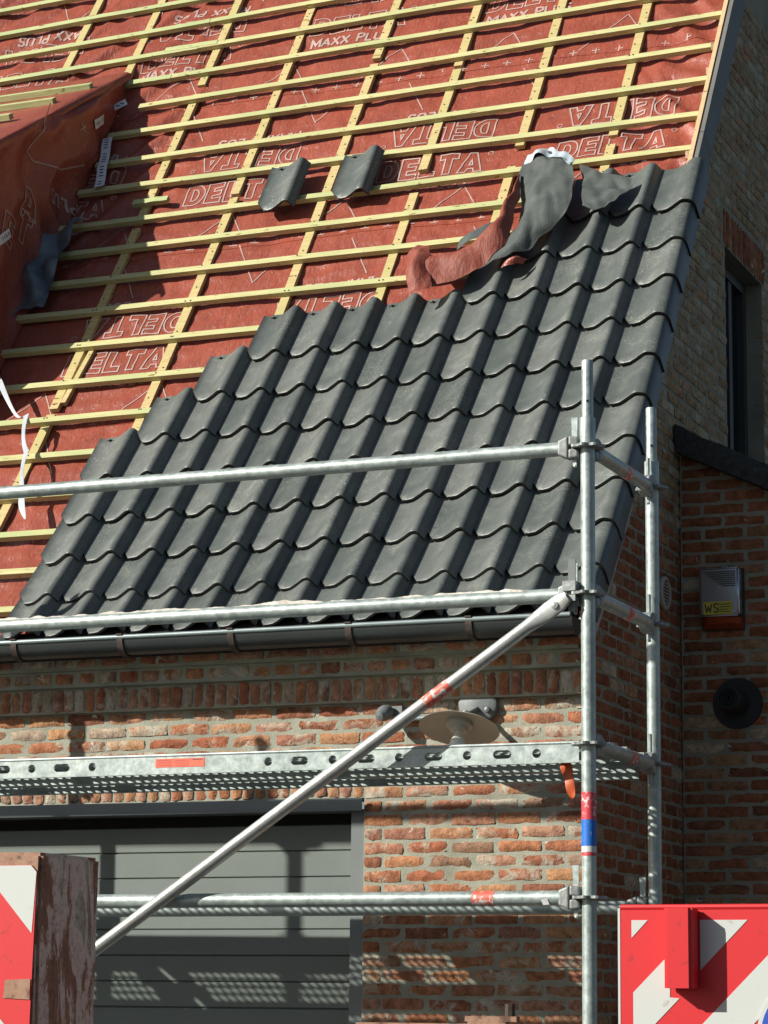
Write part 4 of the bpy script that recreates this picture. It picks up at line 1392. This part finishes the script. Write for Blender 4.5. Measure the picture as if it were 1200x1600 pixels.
def wedge_head(parent, p, d):
    """cast head with wedge at a standard; p = centre of the standard, d = direction away from it"""
    p, d = Vector(p), Vector(d).normalized()
    s = Vector((0, 0, 1)).cross(d)
    mb = MB()
    def blk(a0, a1, w0, w1, zb0, zt0, zb1, zt1):
        q = []
        for a, ww, zb, zt in ((a0, w0, zb0, zt0), (a1, w1, zb1, zt1)):
            for sg, zz in ((-1, zb), (1, zb), (1, zt), (-1, zt)):
                q.append(p + d * a + s * sg * ww + Vector((0, 0, zz)))
        mb.add(q, [(3, 2, 1, 0), (4, 5, 6, 7), (0, 1, 5, 4), (1, 2, 6, 5), (2, 3, 7, 6), (3, 0, 4, 7)])
    blk(.027, .062, .019, .024, .0055, .036, .0055, .040)
    blk(.027, .062, .019, .024, -.036, -.0055, -.040, -.0055)
    blk(.062, .10, .024, .0245, -.040, .040, -.0248, .0248)
    o = mb.build('wedge_head', 'steel_cast', parent)
    bv = o.modifiers.new('round', 'BEVEL'); bv.width = .007; bv.segments = 3
    mb = MB()
    q = p + d * .044
    mb.add([q + d * a + s * e + Vector((0, 0, z)) for e in (-.0035, .0035) for a, z in ((-.010, .105), (.013, .105), (.007, -.062), (-.005, -.062))],
           [(0, 1, 2, 3), (7, 6, 5, 4), (0, 4, 5, 1), (1, 5, 6, 2), (2, 6, 7, 3), (3, 7, 4, 0)])
    mb.build('wedge', 'galvanised', parent)
    mb = MB(); mb.lathe([(0, .006), (.005, .004), (.0055, -.004), (0, -.006)], q + Vector((0, 0, -.062)), s, 10); mb.build('rivet', 'galvanised', parent, True)
def ledger(name, a, b_, z):
    a, b_ = Vector((*a, z)), Vector((*b_, z))
    d = (b_ - a).normalized()
    mb = MB()
    n = 10
    mb.tube([a + d * .085 + (b_ - a - d * .17) * i / n for i in range(n + 1)], R, 22)
    o = mb.build(name, 'galvanised', sca, True)
    wedge_head(o, a, d)
    wedge_head(o, b_, -d)
    return o
def band(parent, a, b_, mat, r=R + .0008, nm='sticker'):
    mb = MB(); mb.tube([a, b_], r, 22, caps=False); mb.build(nm, mat, parent, True)
std = {}
for x in (0.0, -BAY, -2 * BAY):
    for y in (0.0, DEP):
        std[x, y] = standard(x, y)
r_top = ledger('guard_rail', (-BAY, 0), (0, 0), 3.5)
r_mid = ledger('guard_rail', (-BAY, 0), (0, 0), 3.0)
r_low = ledger('ledger', (-BAY, 0), (0, 0), 2.0)
r_inn = ledger('ledger', (-BAY, DEP), (0, DEP), 2.0)
for z in (3.5, 3.0):
    ledger('guard_rail', (-2 * BAY, 0), (-BAY, 0), z)
ledger('ledger', (-2 * BAY, 0), (-BAY, 0), 2.0)
ledger('ledger', (-2 * BAY, DEP), (-BAY, DEP), 2.0)
for x in (0.0, -BAY, -2 * BAY):
    for z in ((3.5, 3.0, 2.5) if x == 0 else (2.5,)):
        t_ = ledger('transom', (x, 0), (x, DEP), z)
        if x == 0:
            f = .53 if z > 2.6 else .56
            band(t_, (x, DEP * f, z), (x, DEP * (f + .09), z), 'sticker_orange')
# cement crust on the middle rail
mb = MB()
wc2 = Wave(14, 9, 60, 77)
n = 360
for i in range(n + 1):
    x = -2.95 + 2.75 * i / n
    hgt = max(0.0, 0.25 + 0.55 * wc2(x, 0) + 0.5 * wc2(x * 4.3, 9)) * 0.0042
    wdt = 0.5 + 0.25 * wc2(x, 3)
    wdt = max(0.12, wdt)
    for k in range(5):
        a = (k - 2) / 2 * wdt
        rr_ = R + (hgt if 0 < k < 4 else -.001) + (0.0014 * wc2(x * 5, k * 2.0) if 0 < k < 4 else 0)
        mb.v.append((x, -math.sin(a - .1) * -rr_ * 1.0, 3.0 + math.cos(a) * rr_))
for i in range(n):
    for k in range(4):
        mb.f.append((5 * i + k, 5 * i + 5 + k, 5 * i + 6 + k, 5 * i + 1 + k)); mb.m.append(0)
mb.build('cement_crust', 'cement_dust', r_mid, True, 50)
# stickers on the corner standard and lower rail
s0 = std[0.0, 0.0]
for z0_, z1_, mt in ((2.252, 2.342, 'sticker_red'), (2.166, 2.252, 'sticker_blue'), (2.146, 2.166, 'sticker_white'), (2.134, 2.146, 'sticker_red')):
    band(s0, (0, 0, z0_ + .0004), (0, 0, z1_ - .0004), mt)
band(r_low, (-.402, 0, 2.0), (-.325, 0, 2.0), 'sticker_orange')
mb = MB(); mb.add([(-.158, -R - .002, 1.995), (-.136, -R - .0025, 1.998), (-.130, -R + .004, 1.978), (-.150, -R - .001, 1.976)], [(0, 1, 2, 3)]); mb.build('paper_scrap', 'sticker_white', r_low)
# diagonal brace on the outside
A, B = Vector((-.055, -.052, 2.985)), Vector((-BAY + .05, -.052, .865))
d = (B - A).normalized()
L = (B - A).length
ts = [0, .03, .085, .13, .17, L * .3, L * .6, L - .17, L - .13, L - .085, L - .03, L]
sq = [(.55, .9), (.30, 1.35), (.30, 1.38), (.6, 1.2), (1, 1), (1, 1), (1, 1), (1, 1), (.6, 1.2), (.3, 1.38), (.3, 1.35), (.55, .9)]
# a-axis of the tube frame lies across the brace in the facade normal direction
mb = MB(); mb.tube([A + d * t for t in ts], 0.0225, 20, squash=[(s_[0], s_[1]) for s_ in sq])
br = mb.build('brace', 'aluminium', sca, True, 60)
mb = MB(); mb.lathe([(0, .014), (.012, .012), (.014, 0)], A + d * .05, (0, -1, 0), 14); mb.build('pivot_pin', 'steel_cast', br, True)
mb = MB()
for e, dz in ((-1, 0), (1, 0)):
    pass
q = Vector((-.052, -.02, 3.0))
mb.box(-.075, -.030, -.046, .012, 2.972, 2.993); mb.box(-.075, -.030, -.046, .012, 3.007, 3.040)
mb.build('brace_head', 'steel_cast', br)
mb = MB(); mb.box(-.060, -.035, -.030, -.024, 2.94, 3.115); mb.build('wedge', 'frame_grey', br)
f0 = ((-.56 - A.x) / (B.x - A.x)); f1 = ((-.47 - A.x) / (B.x - A.x))
band(br, A + (B - A) * f0, A + (B - A) * f1, 'sticker_orange', .0232)
# deck planks with punched holes
def holed_cell(mbx, x0, x1, y0, y1, rho, seg, to3, collar=0.0):
    cx, cy = (x0 + x1) / 2, (y0 + y1) / 2
    angs = sorted([2 * math.pi * k / seg for k in range(seg)] + [math.atan2(sy * (y1 - cy), sx * (x1 - cx)) % (2 * math.pi) for sx in (-1, 1) for sy in (-1, 1)])
    out, hol = [], []
    for a in angs:
        c_, s_ = math.cos(a), math.sin(a)
        k = min((x1 - cx) / abs(c_) if abs(c_) > 1e-9 else 9, (y1 - cy) / abs(s_) if abs(s_) > 1e-9 else 9)
        out.append(to3(cx + c_ * k, cy + s_ * k, 0))
        r_ = rho(a)
        hol.append((cx + c_ * r_, cy + s_ * r_))
    n = len(angs)
    vs = out + [to3(p[0], p[1], 0) for p in hol]
    fs = [(k, (k + 1) % n, n + (k + 1) % n, n + k) for k in range(n)]
    if collar:
        vs += [to3(p[0], p[1], collar) for p in hol]
        fs += [(n + k, n + (k + 1) % n, 2 * n + (k + 1) % n, 2 * n + k) for k in range(n)]
    mbx.add(vs, fs)
def ell(a_, b_):
    return lambda t: a_ * b_ / math.sqrt((b_ * math.cos(t)) ** 2 + (a_ * math.sin(t)) ** 2)
def slot(hw, r_):
    def f(t):
        c_, s_ = abs(math.cos(t)), abs(math.sin(t))
        if s_ > 1e-6 and r_ / s_ * c_ <= hw:
            return r_ / s_
        bq = hw * c_
        return bq + math.sqrt(max(0, bq * bq - hw * hw + r_ * r_))
    return f
XA, XB = -BAY + .045, -.045
PLANKS = []
for dk, (ya, yb) in enumerate(((.032, .352), (.372, .692))):
    pl = MB()
    to3 = lambda x, y, c: (x, y, 2.508 + c)
    yi, yo = ya + .020, yb - .020
    rows = 8
    cw, ch = 0.036, (yo - yi) / rows
    n = int((XB - XA) / cw)
    cw = (XB - XA) / n
    def flat(xa, xb, k):
        pl.add([to3(xa, yi + k * ch, 0), to3(xb, yi + k * ch, 0), to3(xb, yi + k * ch + ch, 0), to3(xa, yi + k * ch + ch, 0)], [(0, 1, 2, 3)])
    for k in range(rows):
        sh = cw / 2 if k % 2 else 0.0
        if sh:
            flat(XA, XA + sh, k); flat(XB - sh, XB, k)
        for i in range(n - (1 if sh else 0)):
            xa = XA + i * cw + sh
            if (i % 29 in (0, 1)) or (dk == 1 and 36 < i < 48 and k < 5) or k == 4:
                flat(xa, xa + cw, k)
            else:
                holed_cell(pl, xa, xa + cw, yi + k * ch, yi + (k + 1) * ch, ell(.0155, .0105) if k % 2 else ell(.0130, .0130), 10, to3, 0.0035)
    for y0_, y1_ in ((ya, yi), (yo, yb)):
        pl.add([to3(XA, y0_, 0), to3(XB, y0_, 0), to3(XB, y1_, 0), to3(XA, y1_, 0)], [(0, 1, 2, 3)])
    deck = pl.build('deck_plank', 'galvanised', sca)
    for y_, inn in ((ya, 1), (yb, -1)):          # side channel with round and long holes
        mb = MB()
        to3s = lambda x, z, c: (x, y_ + c * inn, z)
        z0_, z1_ = 2.448, 2.5075
        if y_ == ya and dk == 0:
            hx = [(-2.25, 1), (-2.127, 0), (-2.003, 1), (-1.878, 0), (-1.181, 0), (-1.062, 1), (-.936, 0), (-.812, 1), (-.689, 0), (-.563, 1), (-.441, 0), (-.315, 1), (-.193, 0), (-2.374, 0), (-2.50, 1), (-2.62, 0)]
            hx.sort()
        else:
            hx = []
        px_ = XA
        for hxx, kind in hx:
            xa, xb = hxx - .034, hxx + .034
            mb.add([to3s(px_, z0_, 0), to3s(xa, z0_, 0), to3s(xa, z1_, 0), to3s(px_, z1_, 0)], [(0, 1, 2, 3)])
            holed_cell(mb, xa, xb, z0_, z1_, slot(.0185, .0145) if kind else ell(.0152, .0152), 22, to3s, 0.003)
            px_ = xb
        mb.add([to3s(px_, z0_, 0), to3s(XB, z0_, 0), to3s(XB, z1_, 0), to3s(px_, z1_, 0)], [(0, 1, 2, 3)])
        mb.box(XA, XB, min(y_, y_ + inn * .018), max(y_, y_ + inn * .018), z0_ - .0035, z0_ - .0003)
        mb.tube([(XA, y_ + inn * .003, 2.510), (XB, y_ + inn * .003, 2.510)], .0058, 8)
        mb.build('side_channel', 'galvanised', deck)
    for x in (XA + .25, (XA + XB) / 2 - .4, XB - .55):
        pass
    PLANKS.append(deck)
    for xx in (XA - .045, XB - .002):
        for yh in (ya + .06, yb - .06):
            mb = MB(); mb.box(xx, xx + .047, yh - .02, yh + .02, 2.5125, 2.533); mb.box(xx, xx + .047, yh - .02, yh + .02, 2.49, 2.507); mb.build('hook', 'steel_cast', deck)
    if dk == 0:
        mb = MB(); mb.box(-1.622, -1.428, ya - .0012, ya - .0004, 2.468, 2.4985); mb.build('label', 'orange_label', deck)
        mb = MB()
        fl = lambda x, z: Vector((x, ya - .0018, z))
        for k in range(4):
            ribbon(mb, [(-1.614, 2.4935 - k * .0065), (-1.614 + (.05, .062, .055, .06)[k], 2.4935 - k * .0065)], .0012, fl)
            ribbon(mb, [(-1.555 + .01, 2.492 - k * .0065), (-1.49, 2.492 - k * .0065)], .0010, fl)
        ribbon(mb, [(-1.475, 2.494), (-1.436, 2.494)], .003, fl)
        mb.build('label_print', 'ink', deck)
for dk_ in PLANKS:                    # the same planks in the next bay
    c_ = dk_.copy(); COL.objects.link(c_); c_.location.x -= BAY
    for ch in dk_.children:
        if ch.name.startswith('label'): continue
        g_ = ch.copy(); COL.objects.link(g_); g_.parent = c_
# orange strap hanging from the deck corner
mb = MB()
path = [(-.128, .10, 2.458), (-.120, .088, 2.43), (-.112, .095, 2.40), (-.104, .085, 2.36), (-.096, .092, 2.325)]
for i, p in enumerate(path):
    wd = (.042, .046, .036, .034, .022)[i]
    mb.v += [(p[0] - wd / 2, p[1] + .012 * (-1) ** i, p[2]), (p[0] + wd / 2, p[1] - .012 * (-1) ** i, p[2] + .006)]
for i in range(len(path) - 1):
    mb.f.append((2 * i, 2 * i + 1, 2 * i + 3, 2 * i + 2)); mb.m.append(0)
o = mb.build('strap', 'orange_tape', None, True, 180)
o.modifiers.new('thickness', 'SOLIDIFY').thickness = .0015
sb = o.modifiers.new('smooth', 'SUBSURF'); sb.levels = sb.render_levels = 2
tag(o, 'orange plastic strap hanging from the deck end beside the corner standard', 'strap')

# ------------------------------------------------------------------ red and white hazard things in the foreground
hz = empty('hazard_board', (1.1, -2.18, 0), 'red and white striped hazard board with red box bracket', 'hazard board')
hx0, hx1, hz0, hz1 = 0.776, 1.56, 1.10, 1.868
mb = MB(); mb.box(hx0, hx1, -2.20, -2.165, hz0, hz1); mb.build('board', 'red_paint', hz)
mb = MB(); mb.box(hx0 - .006, hx0 - .0005, -2.201, -2.168, hz0, hz1); mb.build('edge_trim', 'white_paint', hz)
mb = MB(); mb.tube([(hx0, -2.196, hz1 + .002), (hx1, -2.196, hz1 + .002)], .007, 8); mb.build('top_rim', 'red_paint', hz, True)
def poly_plate(pts, y, th, mat, nm, parent):
    mb = MB()
    n = len(pts)
    mb.add([(x, y, z) for x, z in pts] + [(x, y + th, z) for x, z in pts], [tuple(range(n)), tuple(range(2 * n - 1, n - 1, -1))] + [(k, (k + 1) % n, n + (k + 1) % n, n + k) for k in range(n)])
    return mb.build(nm, mat, parent)
K = 655.0     # drawing units per metre on the board face
def hp(x, y): return (hx0 + (x - 968) / K, hz1 - (y - 1418) / K)
for pts in ([(986, 1436), (1012, 1436), (986, 1463)],
            [(988, 1545), (1046, 1487), (1046, 1552), (1061, 1553), (988, 1626)],
            [(1094, 1436), (1168, 1436), (1094, 1511)],
            [(1075, 1612), (1254, 1433), (1332, 1433), (1153, 1612)], [(1075, 1616), (1020, 1672), (1020, 1750), (1152, 1616)]):
    poly_plate([hp(*p) for p in pts], -2.2012, .001, 'white_paint', 'stripe', hz)
bm = bmesh.new(); bmesh.ops.create_cube(bm, size=1)
bmesh.ops.scale(bm, vec=(.067, .062, .182), verts=bm.verts)
bmesh.ops.translate(bm, vec=(.932, -2.232, 1.775), verts=bm.verts)
bmesh.ops.bevel(bm, geom=[e for e in bm.edges if abs(e.verts[0].co.z - e.verts[1].co.z) > .1], offset=.008, segments=3, affect='EDGES')
me = bpy.data.meshes.new('bracket'); bm.to_mesh(me); bm.free(); me.materials.append(MATS['red_paint']); link('bracket', me, hz)
bc = hp(1264, 1606)
mb = MB(); mb.lathe([(0, .003), (.128, .003), (.128, 0)], (bc[0], -2.2022, bc[1]), (0, -1, 0), 48); mb.build('arrow_disc_rim', 'white_paint', hz)
mb = MB(); mb.lathe([(0, .0015), (.118, .0015), (.118, 0)], (bc[0], -2.2053, bc[1]), (0, -1, 0), 48); mb.build('arrow_disc', 'blue_paint', hz)
for x in (hx0 + .10, hx1 - .14):
    mb = MB(); mb.box(x, x + .05, -2.164, -2.114, 0, 1.6); mb.build('leg', 'rust_brown', hz)
# rusty post at the left
pt = empty('steel_post', (-.6, -2.86, 0), 'thick rusty steel post with peeling paint and red white hazard plate', 'post')
wpt = Wave(10, 6, 30, 91)
mb = MB()
x0_, x1_, y0_, y1_ = -.98, -.321, -3.0, -2.73
bm = bmesh.new(); bmesh.ops.create_cube(bm, size=1)
bmesh.ops.scale(bm, vec=(x1_ - x0_, y1_ - y0_, 1.966), verts=bm.verts)
bmesh.ops.translate(bm, vec=((x0_ + x1_) / 2, (y0_ + y1_) / 2, .983), verts=bm.verts)
bmesh.ops.bevel(bm, geom=[e for e in bm.edges], offset=.008, segments=2, affect='EDGES')
bmesh.ops.subdivide_edges(bm, edges=[e for e in bm.edges if e.calc_length() > .15], cuts=10, use_grid_fill=True)
for v_ in bm.verts:
    v_.co.x += .0008 * wpt(v_.co.z, v_.co.y)
    v_.co.y += .0008 * wpt(v_.co.z + 4, v_.co.x)
    v_.co.z += .0012 * wpt(v_.co.x, v_.co.y) if v_.co.z > 1.9 else 0
bm.normal_update()
me = bpy.data.meshes.new('post'); 
for f in bm.faces:
    f.material_index = 1 if f.normal.x > .6 else 0
bm.to_mesh(me); bm.free(); me.materials.append(MATS['brown_paint']); me.materials.append(MATS['peeling'])
me.polygons.foreach_set('use_smooth', [True] * len(me.polygons)); me.set_sharp_from_angle(angle=rad(35))
link('post', me, pt)
# plate: drawn on the face, corners cut
def pp(x, y): return (-.321 + (x - 65) / 655.0, 1.966 - (y - 1327) / 712.0)
yf = -3.003
poly_plate([pp(*p) for p in ((-330, 1349), (50, 1349), (60, 1360), (56, 1655), (-330, 1655))], yf - .0015, .003, 'red_paint', 'hazard_plate', pt)
poly_plate([pp(*p) for p in ((-60, 1349.5), (50, 1349.5), (59.5, 1360), (55, 1456), (0, 1392), (-37, 1349.5))], yf - .0025, .0008, 'white_paint', 'stripe', pt)
poly_plate([pp(*p) for p in ((-290, 1349.5), (-206, 1349.5), (55, 1642), (55, 1654), (-20, 1654))], yf - .0025, .0008, 'white_paint', 'stripe', pt)
poly_plate([pp(*p) for p in ((14, 1529), (56, 1527), (56, 1559), (12, 1557))], yf - .0035, .0008, 'brown_paint', 'bare_patch', pt)
# rusty tailgate rail between them
tg = empty('tailgate', (.35, -1.98, 0), 'rusty brown tailgate edge with bolted latch at the bottom', 'tailgate')
mb = MB(); mb.box(.02, .76, -2.0, -1.955, .55, 1.598); mb.build('panel', 'brown_paint', tg)
mb = MB(); mb.box(.318, .418, -1.996, -1.966, 1.598, 1.603); mb.box(.31, .445, -1.994, -1.968, 1.6032, 1.6165); mb.build('latch', 'brown_paint', tg)
mb = MB(); mb.lathe([(0, .030), (.013, .030), (.013, 0)], (.424, -1.982, 1.6168), (0, 0, 1), 8); mb.build('bolt', 'rust_brown', tg)
for x in (.08, .66):
    mb = MB(); mb.box(x, x + .05, -1.954, -1.904, 0, 1.5); mb.build('leg', 'rust_brown', tg)
